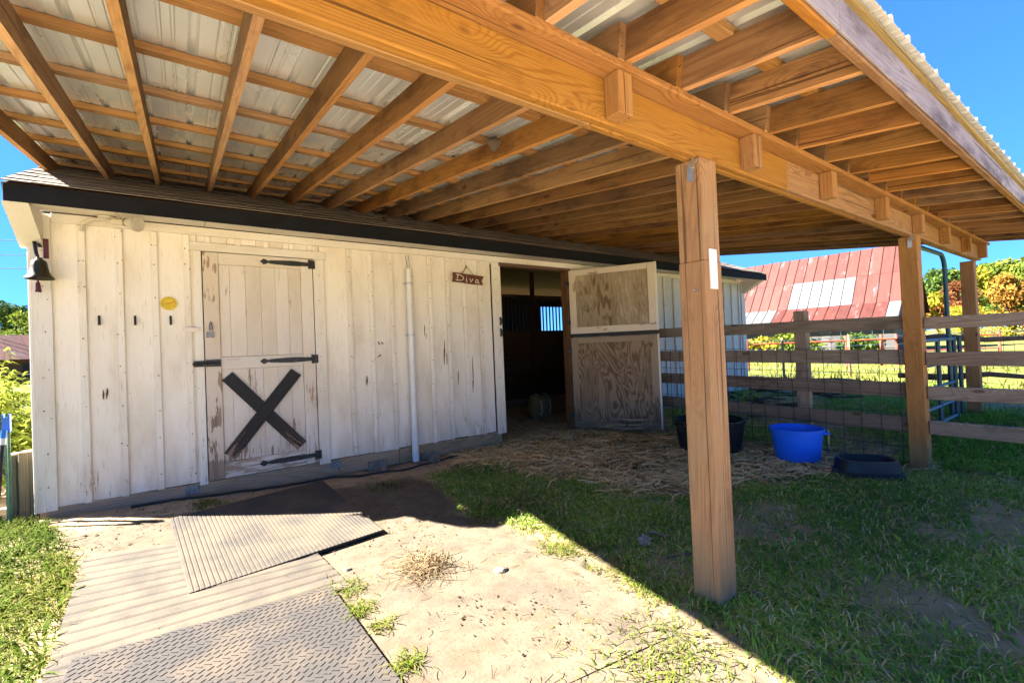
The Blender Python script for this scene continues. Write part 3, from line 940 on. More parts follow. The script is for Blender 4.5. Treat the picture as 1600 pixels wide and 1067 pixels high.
# the open two-part stable door: its leaf frame runs from hinge to free edge
HB = Vector((4.885, WY-0.045, 0)); FE = Vector((5.54, 4.10, 0))
xd = (FE-HB).normalized(); LEN = (FE-HB).length
yd = Vector((-xd.y, xd.x, 0))            # away from the camera
DM = Matrix((xd, yd, Vector((0, 0, 1)))).transposed().to_4x4()
DM.translation = HB


def leaf(z0, z1, ply, lab, fm=None):
    M_SD = fm or M_SDOOR
    d = bpy.data.objects.new('stable_door', None); put(d, DM @ T(0, 0, z0), barn); d['label'] = lab

    def pc(n, x0, x1, y0, y1, a, b, mat, ax):
        c = ((x0+x1)/2, (y0+y1)/2, (a+b)/2)
        if ax == 'x': o = lumber(n, (x0, c[1], c[2]), (x1, c[1], c[2]), y1-y0, b-a, mat)
        else: o = lumber(n, (c[0], c[1], a), (c[0], c[1], b), x1-x0, y1-y0, mat, None, (0, 1, 0))
        Mw = DM @ W[o]; W[o] = Mw
        o.parent = d; o.matrix_basis = W[d].inverted() @ Mw
    pc('panel', 0.02, LEN-0.012, 0.0, 0.018, z0+0.01, z1-0.01, ply, 'z')
    pc('stile', 0.012, 0.115, -0.016, -0.0005, z0+0.1, z1-0.002, M_SD, 'z')
    pc('stile', LEN-0.115, LEN-0.006, -0.016, -0.0005, z0+0.1, z1-0.002, M_SD, 'z')
    pc('door_rail', 0.117, LEN-0.117, -0.015, -0.0005, z1-0.09, z1-0.002, M_SD, 'x')
    pc('door_rail', 0.012, LEN-0.006, -0.017, -0.0005, z0, z0+0.098, M_SD, 'x')
    pc('edge_strip', LEN-0.010, LEN+0.012, -0.020, 0.034, z0-0.002, z1+0.002, M_TRIM, 'z')
    for a in (z0+0.18, z1-0.20):
        pc('hinge', -0.045, 0.02, -0.026, -0.017, a-0.035, a+0.035, M_IRON, 'z')


leaf(0.075, 1.455, M_SDOORL, 'lower stable door leaf with swirling bare plywood grain', M_SDOORF)
leaf(1.515, 2.50, M_SDOORU, 'upper stable door leaf with cream worn paint')
m = MB(); v0 = DM @ Vector((0.0, -0.006, 1.485)); v1 = DM @ Vector((LEN+0.004, -0.006, 1.485))
m.bar(v0, v1, 0.02, 0.052); m.obj('door_gap_strip', M_BLACK, barn)

# worn spots on the boards: real shallow splinters
for i, (x, z, a, b, k) in enumerate([(2.44, 1.58, 0.006, 0.11, 2), (2.72, 1.22, 0.007, 0.14, 3), (-0.575, 1.10, 0.006, 0.05, 5), (3.17, 2.12, 0.05, 0.004, 1), (1.86, 1.46, 0.010, 0.02, 6), (1.88, 1.32, 0.009, 0.018, 4), (2.9, 1.0, 0.004, 0.12, 2), (3.12, 0.9, 0.005, 0.2, 2), (1.70, 1.05, 0.006, 0.06, 3), (0.93, 0.6, 0.006, 0.1, 2)]):
    for q_ in range(k):
        cx_, cz_ = x+random.gauss(0, a*2.5 if k > 1 else 0), z+random.gauss(0, b*0.45 if k > 1 else 0)
        f_ = random.uniform(0.4, 1)
        poly = [(cx_+f_*a*math.cos(q)*random.uniform(.45, 1.15), cz_+f_*b*math.sin(q)*random.uniform(.5, 1.15)) for q in np.linspace(0, 2*math.pi, 8, endpoint=False)]
        m = MB(); m.prism(poly, WY-0.0065, WY+0.002); m.obj('bare_patch', M_JAMB, barn)

nm_ = MB()
for x in left_b+mid_b+far_b+[-0.93, 3.53, 1.205]:
    for z in (0.33, 0.62, 0.95, 1.28, 1.62, 1.95, 2.28, 2.46):
        for dx in ((0.0,) if random.random() < 0.6 else (-0.016, 0.017)):
            if 4.9 > x > 3.6: continue
            a_, b_ = x+dx+random.uniform(-.008, .008), z+random.uniform(-.07, .07)
            nm_.tube([(a_, WY-0.0275, b_), (a_, WY-0.021, b_)], random.uniform(.0035, .0065), 6)
tag(nm_.obj('nail_heads', M_JAMB, barn), kind='stuff')

# ------------------------------------------------------------------ the lean-to canopy
SLP = 0.1366
zb = lambda y: 2.489+SLP*(y-1.2)          # rafter underside
can = thing('canopy', (-1.0, 1.33, 0), 'orange pine lean-to canopy with exposed rafters and ribbed metal roof beside the barn', 'canopy')
ang = math.atan(SLP)
RD = 0.140
ca, sa = math.cos(ang), math.sin(ang)
# rafter mesh: local x along slope from the rim, z up from the underside
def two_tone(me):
    """lower edge coloured paler than the dusty sides, painting in the light it catches"""
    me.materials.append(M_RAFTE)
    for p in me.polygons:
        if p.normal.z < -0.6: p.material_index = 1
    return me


YI = 1.195                                # inner rafters start on the plate, outer ones lap beside them
Lb = (5.72-YI)/ca; Lt = (6.20-YI)/ca; Lo = (1.34-0.638)/ca
m = MB(); m.prism([(0, 0.003), (0.003, 0), (Lb, 0), (Lt, RD-0.003), (Lt, RD), (0, RD)], -0.019, 0.019)
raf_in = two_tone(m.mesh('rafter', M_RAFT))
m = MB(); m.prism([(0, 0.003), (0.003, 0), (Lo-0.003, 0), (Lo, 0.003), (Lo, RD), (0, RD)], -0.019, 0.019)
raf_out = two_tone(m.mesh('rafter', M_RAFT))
RX = [-0.968+0.4025*k for k in range(25)]
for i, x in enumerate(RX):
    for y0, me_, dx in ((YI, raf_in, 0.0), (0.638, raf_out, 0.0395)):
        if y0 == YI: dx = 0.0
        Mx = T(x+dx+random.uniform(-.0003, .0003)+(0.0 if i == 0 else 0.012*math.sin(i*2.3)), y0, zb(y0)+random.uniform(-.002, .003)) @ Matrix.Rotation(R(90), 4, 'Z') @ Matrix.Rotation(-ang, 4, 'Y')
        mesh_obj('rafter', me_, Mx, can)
CX0, CX1 = -1.0, 8.78
pt = RD*ca
upn = (0, -sa, ca)
PY = [0.66, 0.98, 1.58, 2.18, 2.76, 3.36, 3.97, 4.56, 5.12, 5.66, 6.12]
for i, y in enumerate(PY):
    z = zb(y)+pt+0.019*ca+0.001
    cuts = [CX0, random.uniform(2.0, 4.2), CX1]
    for a, b in zip(cuts[:-1], cuts[1:]):
        lumber('purlin', (a, y, z+random.uniform(0, .001)), (b-0.003, y, z), 0.072, 0.036, M_PURL, can, upn)
# beam: two planks, plate, blocks
for a, b in ((-1.02, 3.1), (3.102, 5.8), (5.802, 8.86)):
    block('beam_plank', a, b-0.001, 1.280, 1.319, 2.264, 2.4525, M_BEAM, can, 'x', 0.005)
for a, b in ((-1.02, 1.4), (1.402, 4.4), (4.402, 8.86)):
    block('beam_plank', a, b-0.001, 1.3205, 1.358, 2.262, 2.4525, M_BEAM, can, 'x', 0.005)
for a, b in ((-1.02, 2.6), (2.602, 6.2), (6.202, 8.86)):
    block('top_plate', a, b-0.001, 1.188, 1.36, 2.454, 2.486, M_BEAM, can, 'x', 0.004)
for x in (1.485, 2.57, 3.62, 4.72, 5.75, 6.75, 7.75, 8.70):
    block('beam_block', x-0.043, x+0.043, 1.20, 1.2785, 2.278, 2.4525, M_POST, can, 'z', 0.003)
# rim board, edge strip
for a, b in ((-1.0, 1.9), (1.902, 5.0), (5.002, 8.80)):
    lumber('rim_board', (a, 0.620, zb(0.618)+0.068), (b, 0.620, zb(0.618)+0.068), 0.034, 0.145, M_BEAM, can)
    lumber('rim_face', (a, 0.5965, zb(0.6)+0.073), (b, 0.5965, zb(0.6)+0.073), 0.011, 0.127, M_RIM, can)  # separate board added so the outer face can carry the painted sky tint
    lumber('edge_strip', (a, 0.585, zb(0.6)+0.151), (b, 0.585, zb(0.6)+0.151), 0.030, 0.022, M_STRIP, can)
# posts
PX = [(2.175, 1.335, 0.0), (5.795, 1.325, 0.0), (8.77, 1.40, 0.12)]
for i, (x, y, z) in enumerate(PX):
    L = 2.261-(z-0.15)
    m = MB()
    h = 0.074 if i == 0 else 0.070
    zc = 1.62-(z-0.15)
    zm = (2.261+z-0.15)/2
    # local x is up the post
    x0 = z-0.15-zm; x1 = 2.261-zm; xc = 1.745-zm if i == 0 else x1-0.001
    m.box(x0, xc, -h, h, -h, h)
    if i == 0: m.box(xc, x1, -h+0.0025, h-0.0025, -h+0.0025, h-0.0025)
    me_ = m.mesh('post', M_POST)
    bm = bmesh.new(); bm.from_mesh(me_); bmesh.ops.bevel(bm, geom=bm.edges[:], offset=0.004, segments=1, affect='EDGES'); bm.to_mesh(me_); bm.free()
    Mx = frame((x, y, z-0.15), (x, y, 2.261), (0, -1, 0))
    po = mesh_obj('post', me_, Mx, can)
    po['label'] = ['nearest thick pine post with a white metal plate', 'pine post where the rail fence passes', 'far dark post under the beam end'][i]
    if i < 2:
        m = MB(); m.bar((x-0.077, y-0.02, 2.15), (x-0.077, y-0.02, 2.225), 0.035, 0.004, (1, 0, 0)); m.bar((x-0.081, y-0.02, 2.22), (x-0.07, y-0.045, 2.258), 0.035, 0.004, (1, 0, 0))
        m.obj('metal_hook', M_GALV, po)
    if i == 0:
        m = MB(); m.box(x-0.040, x+0.024, y-0.0805, y-0.0745, 1.60, 1.80)
        m.obj('metal_plate', M_PLASTICW, po)
        m = MB(); m.tube([(x-0.06, y-0.02, 1.59), (x-0.11, y-0.03, 1.595)], 0.005, 6); m.obj('nail_hook', M_GALV, po)
        m = MB()
        for a, b in ((1.715, -0.02), (1.71, 0.025), (1.69, -0.055)): m.tube([(x-0.0725, y+b, a), (x-0.069, y+b, a)], 0.005, 6)
        m.obj('bolt_head', M_IRON, po)


def sheet_mesh(width, L):
    prof = []
    pitch = width/4
    for k in range(4):
        c = k*pitch
        prof += [(c, 0.0), (c+pitch*0.30, 0.0), (c+pitch*0.32, 0.003), (c+pitch*0.36, 0.003), (c+pitch*0.38, 0),
                 (c+pitch*0.52, 0.0), (c+pitch*0.54, 0.003), (c+pitch*0.58, 0.003), (c+pitch*0.60, 0),
                 (c+pitch*0.80, 0.0), (c+pitch*0.86, 0.019), (c+pitch*0.94, 0.019)]
    prof.append((width+0.001, 0.0))
    n_ = len(prof)
    v = []
    for y in (0, L):
        v += [(x, y, z) for x, z in prof]
    for y in (0, L):
        v += [(x, y, z+0.0012) for x, z in prof]
    f = []
    for i in range(n_-1):
        f.append((i, i+n_, i+1+n_, i+1))
        f.append((2*n_+i, 2*n_+i+1, 3*n_+i+1, 3*n_+i))
        f.append((i, i+1, 2*n_+i+1, 2*n_+i))
        f.append((n_+i, 3*n_+i, 3*n_+i+1, n_+i+1))
    return raw_mesh('roof_sheet', v, f, M_SHEET)


SW = (CX1+0.05-(CX0-0.03))/11
Ls = (6.36-0.545)/ca
sh_me = sheet_mesh(SW, Ls)
for k in range(11):
    y0 = 0.545
    z = zb(y0)+pt+0.037*ca+0.0035+(k % 2)*0.0015
    Mx = T(CX0-0.03+k*SW, y0, z) @ Matrix.Rotation(ang, 4, 'X')
    mesh_obj('roof_sheet', sh_me, Mx, can)
# dauber nest on a rafter side
m = MB(); bmn = bmesh.new(); bmesh.ops.create_icosphere(bmn, subdivisions=2, radius=0.05)
for v in bmn.verts: v.co *= random.uniform(0.75, 1.2)
nm = bpy.data.meshes.new('mud_nest'); bmn.to_mesh(nm); bmn.free(); nm.materials.append(M_BARK)
tag(mesh_obj('mud_nest', nm, T(1.84-0.045, 2.62, zb(2.62)+0.10)), 'small brown mud nest stuck to the side of a rafter', 'nest')

# ------------------------------------------------------------------ things on the barn wall
# bell
b = thing('bell', (-0.945, WY-0.13, 2.02), 'aged bronze hanging bell on the left corner of the white barn', 'bell')
m = MB(); m.lathe([(0.0, 0.205), (0.022, 0.205), (0.030, 0.185), (0.045, 0.178), (0.055, 0.165), (0.060, 0.12), (0.070, 0.07), (0.086, 0.035), (0.105, 0.012), (0.108, 0.0), (0.100, 0.0), (0.085, 0.02), (0.06, 0.07), (0.05, 0.12), (0.04, 0.165), (0, 0.17)], 32)
m.obj('bell_body', M_BRONZE, b, T(-0.935, WY-0.13, 2.055) @ Matrix.Scale(0.84, 4), True)
m = MB(); m.tube([(-0.945, WY-0.13, 2.17), (-0.945, WY-0.13, 2.02)], 0.006, 6); m.tube([(-0.945, WY-0.13, 2.03), (-0.945, WY-0.13, 1.95)], [0.012, 0.022], 8)
m.obj('clapper', M_MAROON, b, sm=True)
m = MB(); m.bar((-0.945, WY-0.13, 2.22), (-0.965, WY-0.10, 2.36), 0.02, 0.015); m.bar((-0.955, WY-0.11, 2.34), (-0.945, WY-0.027, 2.34), 0.025, 0.02); m.tube([(-0.945, WY-0.13, 2.215), (-0.945, WY-0.13, 2.25)], 0.012, 8)
m.obj('bell_hanger', M_IRON, b)
m = MB(); m.box(-0.925, -0.895, WY-0.045, WY-0.0265, 2.24, 2.40); m.obj('bracket', M_MAROON, b)
m = MB(); m.tube([(-0.955, WY-0.14, 1.99), (-0.965, WY-0.145, 1.93), (-0.96, WY-0.14, 1.87)], 0.003, 5); m.tube([(-0.945, WY-0.14, 1.96), (-0.95, WY-0.14, 1.85)], 0.003, 5)
m.obj('string', M_WHITE, b)
# lamp
l = thing('flood_light', (-0.52, WY-0.10, 2.60), 'cream twin-arm flood light under the barn eave at the left corner', 'outdoor light')
m = MB(); m.lathe([(0.06, 0.0), (0.06, -0.012), (0.03, -0.02), (0.0, -0.02)], 20); m.obj('mount_plate', M_LAMP, l, T(-0.52, WY-0.12, 2.612), True)
m = MB(); m.tube([(-0.52, WY-0.12, 2.60), (-0.50, WY-0.15, 2.575), (-0.46, WY-0.19, 2.56)], 0.014, 8); m.tube([(-0.47, WY-0.185, 2.562), (-0.385, WY-0.235, 2.555)], 0.028, 12)
m.obj('lamp_arm', M_LAMP, l, sm=True)
d = Vector((0.70, -0.62, -0.22)).normalized(); p = Vector((-0.385, WY-0.235, 2.555))
m = MB(); m.tube([p, p+d*0.02, p+d*0.05, p+d*0.10, p+d*0.115, p+d*0.118], [0.030, 0.033, 0.046, 0.064, 0.064, 0.02], 20); m.obj('lamp_bulb', M_LAMP, l, sm=True)
m = MB(); m.tube([p+d*0.002, p+d*0.008], 0.034, 16); m.obj('socket_ring', M_BLACK, l)
m = MB(); m.tube([p+d*0.1165, p+d*0.1185], [0.056, 0.054], 20); m.obj('lamp_lens', M_LAMP, l)
m = MB(); m.tube([(-0.53, WY-0.10, 2.60), (-0.62, WY-0.10, 2.585), (-0.68, WY-0.08, 2.545), (-0.69, WY-0.05, 2.49)], 0.013, 8); m.obj('lamp_arm', M_LAMP, l, sm=True)
# hooks
HL = ['black wall hook nearest the bell on the white boards', 'middle black wall hook on the white boards', 'black wall hook right below the yellow dial']
for i, x in enumerate((-0.60, -0.36, -0.105)):
    h_ = thing('wall_hook', (x, WY-0.004, 1.70), HL[i], 'hook', 'black hooks on the barn wall')
    m = MB(); m.box(x-0.009, x+0.009, WY-0.010, WY-0.0035, 1.69, 1.775); m.obj('hook_plate', M_BLACK, h_)
    m = MB(); m.tube([(x, WY-0.010, 1.715), (x, WY-0.04, 1.70), (x+0.003, WY-0.06, 1.715), (x+0.004, WY-0.062, 1.745)], 0.007, 6); m.obj('hook_arm', M_BLACK, h_, sm=True)
# yellow dial
t = thing('thermometer', (-0.115, WY-0.004, 1.89), 'round yellow thermometer dial above the third hook', 'thermometer')
cx_, cz_ = -0.115, 1.89
m = MB(); m.tube([(cx_, WY-0.004, cz_), (cx_, WY-0.018, cz_)], 0.062, 32); m.obj('dial', M_YELLOW, t)
m = MB(); m.bar((cx_-0.02, WY-0.021, cz_-0.008), (cx_+0.05, WY-0.021, cz_+0.013), 0.004, 0.002, (0, 1, 0)); m.obj('needle', M_RED, t)
m = MB()
for q in range(-30, 211, 24):
    a = R(q); m.bar((cx_+0.045*math.cos(a), WY-0.0195, cz_+0.045*math.sin(a)), (cx_+0.054*math.cos(a), WY-0.0195, cz_+0.054*math.sin(a)), 0.005, 0.001, (0, 1, 0))
m.obj('scale_mark', M_BLACK, t)
# pvc pipe
p = thing('plastic_pipe', (2.235, WY-0.06, 0.0), 'upright white plastic pipe strapped to the barn wall between the doors', 'pipe')
m = MB(); m.lathe([(0.0, 0.02), (0.036, 0.02), (0.036, 2.36), (0.031, 2.36), (0.031, 2.2), (0, 2.2)], 20); m.obj('pipe_body', M_PLASTICW, p, T(2.235, WY-0.062, 0), True)
m = MB(); m.lathe([(0.0365, 0.02), (0.0405, 0.02), (0.0405, 0.42), (0.0365, 0.42)], 20); m.obj('pipe_sleeve', M_PLASTICW, p, T(2.235, WY-0.062, 0), True)
for z in (2.18, 1.55):
    m = MB(); m.lathe([(0.0365, -0.012), (0.040, -0.012), (0.040, 0.012), (0.0365, 0.012)], 20); m.box(-0.06, 0.06, 0.034, 0.0395, -0.010, 0.010)
    m.obj('pipe_clamp', M_GALV, p, T(2.235, WY-0.062, z))
for dx in (-0.016, 0.016):
    m = MB(); m.tube([(2.235+dx, WY-0.062, 2.33), (2.235+dx, WY-0.055, 2.42), (2.235+dx*1.3, WY-0.03, 2.53)], 0.003, 5); m.obj('wire', M_IRON, p)
# Diva sign
sgn = thing('name_sign', (3.08, WY-0.05, 2.25), 'small brown wooden sign reading Diva hung by twine beside the doorway', 'sign')
tl = Matrix.Translation((3.085, WY-0.045, 2.282)) @ Matrix.Rotation(R(4), 4, 'Y')
m = MB(); m.prism([(-0.235, 0.06), (0.235, 0.062), (0.215, 0.02), (0.20, -0.005), (0.225, -0.055), (0.06, -0.065), (-0.10, -0.06), (-0.235, -0.064), (-0.228, 0.0)], -0.010, 0.010)
m.obj('sign_board', M_SIGN, sgn, tl)
strokes = [[(-0.165, 0.035), (-0.175, -0.038)], [(-0.19, 0.038), (-0.13, 0.036), (-0.085, 0.015), (-0.08, -0.01), (-0.11, -0.034), (-0.195, -0.039)],
           [(-0.035, 0.006), (-0.036, -0.04), (-0.020, -0.043)], [(-0.033, 0.026), (-0.032, 0.030)],
           [(0.015, 0.006), (0.035, -0.042), (0.062, 0.008)],
           [(0.145, -0.002), (0.118, 0.004), (0.100, -0.018), (0.112, -0.042), (0.135, -0.034), (0.147, 0.0), (0.148, -0.036), (0.165, -0.044)]]
for nm, ids in (('letter', [0, 1]), ('letter', [2, 3]), ('letter', [4]), ('letter', [5])):
    m = MB()
    for i in ids: m.tube([(x, -0.0115, z) for x, z in strokes[i]], 0.0055, 6)
    m.obj(nm, M_WHITE, sgn, tl)
m = MB(); m.tube([(2.985, WY-0.045, 2.335), (3.07, WY-0.03, 2.45), (3.175, WY-0.045, 2.33)], 0.004, 5); m.tube([(3.07, WY-0.02, 2.47), (3.07, WY-0.035, 2.43)], 0.006, 5); m.tube([(2.975, WY-0.05, 2.34), (3.03, WY-0.05, 2.40), (3.06, WY-0.035, 2.44)], 0.006, 5)
m.obj('twine', M_TWINE, sgn)
# halter on the far wall
h_ = thing('halter', (6.9, WY-0.04, 1.7), 'black strap halter hanging on the far barn wall behind the near post', 'halter')
m = MB(); m.tube([(6.9, WY-0.05, 1.85), (6.82, WY-0.06, 1.4), (6.86, WY-0.06, 1.1), (6.97, WY-0.06, 1.15), (6.98, WY-0.06, 1.5), (6.91, WY-0.05, 1.85)], 0.018, 6); m.obj('strap', M_BLACK, h_)
m = MB(); m.tube([(6.86, WY-0.06, 1.5), (6.75, WY-0.07, 1.35), (6.80, WY-0.07, 1.15)], 0.015, 6); m.obj('lead_rope', M_BLACK, h_)

# ------------------------------------------------------------------ rail fence between the posts and the barn
fe = thing('rail_fence', (5.80, 1.4, 0), 'weathered four-rail wooden fence with wire mesh running from the barn past the second post', 'fence')
RAILS = [(1.365, 1.50), (1.015, 1.165), (0.69, 0.838), (0.345, 0.498)]
for a, b in RAILS:
    y0, y1 = 1.40, WY-0.03
    lumber('rail', (5.80, y0, (a+b)/2), (5.80, y1, (a+b)/2+0.045), 0.036, b-a, M_FENCE, fe, bev=0.005)
for (a, b), dz in zip(RAILS, (-0.02, -0.02, -0.02, -0.01)):
    lumber('rail', (5.805, 1.25, (a+b)/2+dz), (5.83, -3.2, (a+b)/2+dz-0.01), 0.036, b-a-0.02, M_FENCE, fe, bev=0.005)
for y in (2.36, 3.85, -1.4):
    block('fence_post', 5.825, 5.945, y-0.06, y+0.06, -0.1, 1.63, M_FENCE, fe, 'z', 0.006)
# wire mesh
m = MB()
y = 1.45
while y < 5.2:
    m.tube([(5.775, y, 0.03), (5.772+random.uniform(-.004, .004), y+random.uniform(-.01, .01), 1.2)], 0.0032, 4, False); y += 0.165
for z in (0.05, 0.2, 0.36, 0.53, 0.72, 0.92, 1.18):
    m.tube([(5.775, 1.41, z), (5.772, 3.3, z+0.03), (5.775, 5.2, z+0.04)], 0.0032, 4, False)
tag(m.obj('wire_mesh', M_WIRE, fe), kind='stuff')

# bow gate
g = thing('bow_gate', (6.9, 1.5, 0), 'blue green tubular metal gate with a tall bowed frame behind the second post', 'gate')
gx0, gx1, gy = 6.35, 8.15, 1.52
m = MB()
arc = [(gx0, gy, 0.05), (gx0, gy, 2.12)]+[(gx0+0.2-0.2*math.cos(q), gy, 2.12+0.2*math.sin(q)) for q in np.linspace(0.2, math.pi/2, 5)]
arc += [(gx1-0.2+0.2*math.sin(q), gy, 2.12+0.2*math.cos(q)) for q in np.linspace(0, math.pi/2-0.2, 5)]+[(gx1, gy, 2.12), (gx1, gy, 0.1)]
m.tube(arc, 0.026, 10); m.obj('bow_frame', M_GATE, g, sm=True)
for z in (1.22, 0.93, 0.66, 0.42, 0.22):
    m = MB(); m.tube([(gx0+0.03, gy-0.03, z), (gx1+0.02, gy-0.03, z)], 0.021, 8); m.obj('gate_rail', M_GATE, g, sm=True)
for x in (7.45, 8.25, 8.55):
    m = MB(); m.tube([(x, gy-0.03, 0.12), (x, gy-0.03, 1.24)], 0.024, 8); m.obj('gate_upright', M_GATE, g, sm=True)
for z in (0.9, 0.45):
    m = MB(); m.tube([(8.2, gy-0.03, z), (8.75, gy-0.1, z+0.06)], 0.018, 8); m.obj('gate_rail', M_GATE, g, sm=True)

# crooked pole fence beyond
pf = thing('pole_fence', (9.3, 0.9, 0.15), 'old crooked pole fence with sagging wire beyond the far post', 'fence')
for z in (1.20, 0.66):
    pts = [(9.1+0.05*math.sin(k*1.3), 2.3-k*0.5, z+0.035*math.sin(k*2.1+z*5)) for k in range(10)]
    m = MB(); m.tube(pts, [0.04+0.012*math.sin(k*1.7) for k in range(10)], 8); m.obj('pole_rail', M_FENCE, pf, sm=True)
for y in (0.6, -1.2):
    m = MB(); m.tube([(9.2, y, 0.1), (9.21, y, 1.4)], 0.06, 8); m.obj('pole_post', M_FENCE, pf)
m = MB()
for k in range(32):
    y = 2.3-k*0.14; m.tube([(9.16, y, 0.2), (9.17, y+random.uniform(-.03, .03), 1.15)], 0.003, 4, False)
for z in (0.35, 0.55, 0.8, 1.0): m.tube([(9.165, 2.3-k*0.5, z+0.03*math.sin(k*2+z*9)) for k in range(10)], 0.003, 4, False)
tag(m.obj('wire_mesh', M_WIRE, pf), kind='stuff')

# ------------------------------------------------------------------ tubs, pan, hose, bale
t = thing('blue_tub', (5.36, 2.25, 0.0), 'bright blue plastic tub with a yellow rope handle by the rail fence', 'tub')
zt = float(ground(5.36, 2.25))
tm = T(5.36, 2.25, zt-0.005)
m = MB(); m.lathe([(0, 0.0), (0.195, 0.0), (0.205, 0.01), (0.246, 0.34), (0.262, 0.345), (0.264, 0.368), (0.240, 0.370), (0.236, 0.34), (0.196, 0.02), (0, 0.018)], 48); m.obj('tub_body', M_BLUE, t, tm, True)
for q, nm in ((R(-62), 'handle_lug'),):
    d = Vector((math.cos(q), math.sin(q), 0)); s_ = Vector((-d.y, d.x, 0))
    m = MB(); m.bar(d*0.25+s_*-0.075+Vector((0, 0, 0.325)), d*0.25+s_*0.075+Vector((0, 0, 0.325)), 0.085, 0.018)
    m.obj(nm, M_BLUE, t, tm)
    m = MB(); a0 = d*0.285
    m.tube([a0+s_*-0.03+Vector((0, 0, 0.345)), a0+s_*-0.02+Vector((0, 0, 0.31)), a0*1.0+s_*0.0+Vector((0, 0, 0.20)), a0+s_*0.02+Vector((0, 0, 0.25)), a0+s_*0.03+Vector((0, 0, 0.345)), a0+s_*-0.02+Vector((0, 0, 0.352))], 0.008, 6)
    m.obj('rope_handle', M_YROPE, t, tm, sm=True)
t = thing('black_tub', (5.18, 3.16, 0.0), 'large black rubber tub behind the near post', 'tub')
tm = T(5.18, 3.16, float(ground(5.18, 3.16))-0.005)
m = MB(); m.lathe([(0, 0.0), (0.335, 0.0), (0.345, 0.012), (0.392, 0.36), (0.41, 0.365), (0.415, 0.392), (0.385, 0.395), (0.38, 0.36), (0.33, 0.02), (0, 0.018)], 56); m.obj('tub_body', M_BLACKPL, t, tm, True)
for q in (R(-20), R(160)):
    d = Vector((math.cos(q), math.sin(q), 0)); s_ = Vector((-d.y, d.x, 0))
    m = MB(); m.bar(d*0.40+s_*-0.09+Vector((0, 0, 0.35)), d*0.40+s_*0.09+Vector((0, 0, 0.35)), 0.07, 0.02); m.obj('handle_lug', M_BLACKPL, t, tm)


def rrect(a, b, r_, z, n_=5):
    o = []
    for cx_, cy_, q0 in ((a-r_, b-r_, 0), (-a+r_, b-r_, 90), (-a+r_, -b+r_, 180), (a-r_, -b+r_, 270)):
        for k in range(n_+1):
            q = R(q0+90*k/n_); o.append((cx_+r_*math.cos(q), cy_+r_*math.sin(q), z))
    return o


t = thing('feed_pan', (5.24, 1.60, 0.0), 'low black rubber feed pan with brown grain on the grass edge', 'feed pan', rot=R(-52))
tm = T(5.24, 1.60, float(ground(5.24, 1.60))+0.0) @ Matrix.Rotation(R(-52), 4, 'Z')
m = MB(); m.rings([rrect(0.29, 0.215, .15, 0), rrect(0.285, 0.21, .15, 0.03), rrect(0.25, 0.175, .13, 0.05), rrect(0.235, 0.16, .12, 0.145), rrect(0.23, 0.155, .115, 0.16), rrect(0.212, 0.137, .105, 0.156), rrect(0.20, 0.125, .095, 0.045)], True)
m.obj('pan_body', M_BLACKPL, t, tm, True)
bmn = bmesh.new(); bmesh.ops.create_grid(bmn, x_segments=10, y_segments=8, size=1)
for v in bmn.verts:
    v.co = Vector((v.co.x*0.16, v.co.y*0.10, 0.065+0.02*math.cos(v.co.x*1.4)*math.cos(v.co.y*1.4)+random.uniform(-.006, .006)))
fm = bpy.data.meshes.new('feed'); bmn.to_mesh(fm); bmn.free(); fm.materials.append(M_FEED)
mesh_obj('feed', fm, tm, t)

m = MB(); q = np.linspace(0, 1, 26)
hp = [(-0.42, 5.16), (0.2, 5.14), (0.75, 5.12), (1.25, 5.10), (1.7, 5.02), (2.2, 5.02), (2.7, 5.08), (3.2, 5.17), (3.7, 5.12)]
pts = []
for i in range(len(hp)-1):
    for k in range(5):
        f = k/5; x = hp[i][0]*(1-f)+hp[i+1][0]*f; y = hp[i][1]*(1-f)+hp[i+1][1]*f+0.01*math.sin(i*5+k)
        pts.append((x, y, float(ground(x, y))+0.014))
m.tube(pts, 0.012, 8)
tag(m.obj('water_hose', M_LIVEWIRE, sm=True), 'thin black hose lying along the foot of the barn wall', 'hose')
m = MB(); pts = []
for k in range(60):
    a = k*0.33; r_ = 0.20+0.006*k/6+0.01*math.sin(k*2.2)
    pts.append((5.35+r_*math.cos(a)*0.9, 4.55+r_*math.sin(a)*1.3, float(gz(5.35, 4.55))+0.06+0.0035*k+0.012*math.sin(a*1.7)))
m.tube(pts, 0.016, 8)
tag(m.obj('coiled_hose', M_GREYWOOD, sm=True), 'coiled grey hose on the straw between the stable door and black tub', 'hose')

hb = thing('hay_bale', (5.28, 6.55, 0.1), 'small bound hay bale on the straw floor just inside the doorway', 'hay bale')
bm_ = bmesh.new(); bmesh.ops.create_cube(bm_, size=1)
bmesh.ops.subdivide_edges(bm_, edges=bm_.edges[:], cuts=6, use_grid_fill=True)
for v in bm_.verts:
    v.co = Vector((v.co.x*0.42, v.co.y*0.34, v.co.z*0.46))*(1-0.12*(abs(v.co.x*2*v.co.y*2)+abs(v.co.y*2*v.co.z*2)))+Vector((random.uniform(-.012, .012), random.uniform(-.012, .012), random.uniform(-.01, .01)))
me_ = bpy.data.meshes.new('bale_body'); bm_.to_mesh(me_); bm_.free()
M_HAY = m_flat('hay', (0.20, 0.15, 0.075), 0.95, 0, 0.25, 35, 0.1, 0.8); me_.materials.append(M_HAY); smooth(me_)
mesh_obj('bale_body', me_, T(5.28, 6.55, 0.24), hb)
for dx in (-0.1, 0.1):
    m = MB(); lp = [(5.28+dx, 6.55+0.165*math.cos(q)*1.06, 0.24+0.225*math.sin(q)*1.05) for q in np.linspace(0, 2*math.pi, 17)]
    m.tube(lp, 0.005, 5); m.obj('bale_twine', M_WHITE, hb)

# ------------------------------------------------------------------ rubber mats


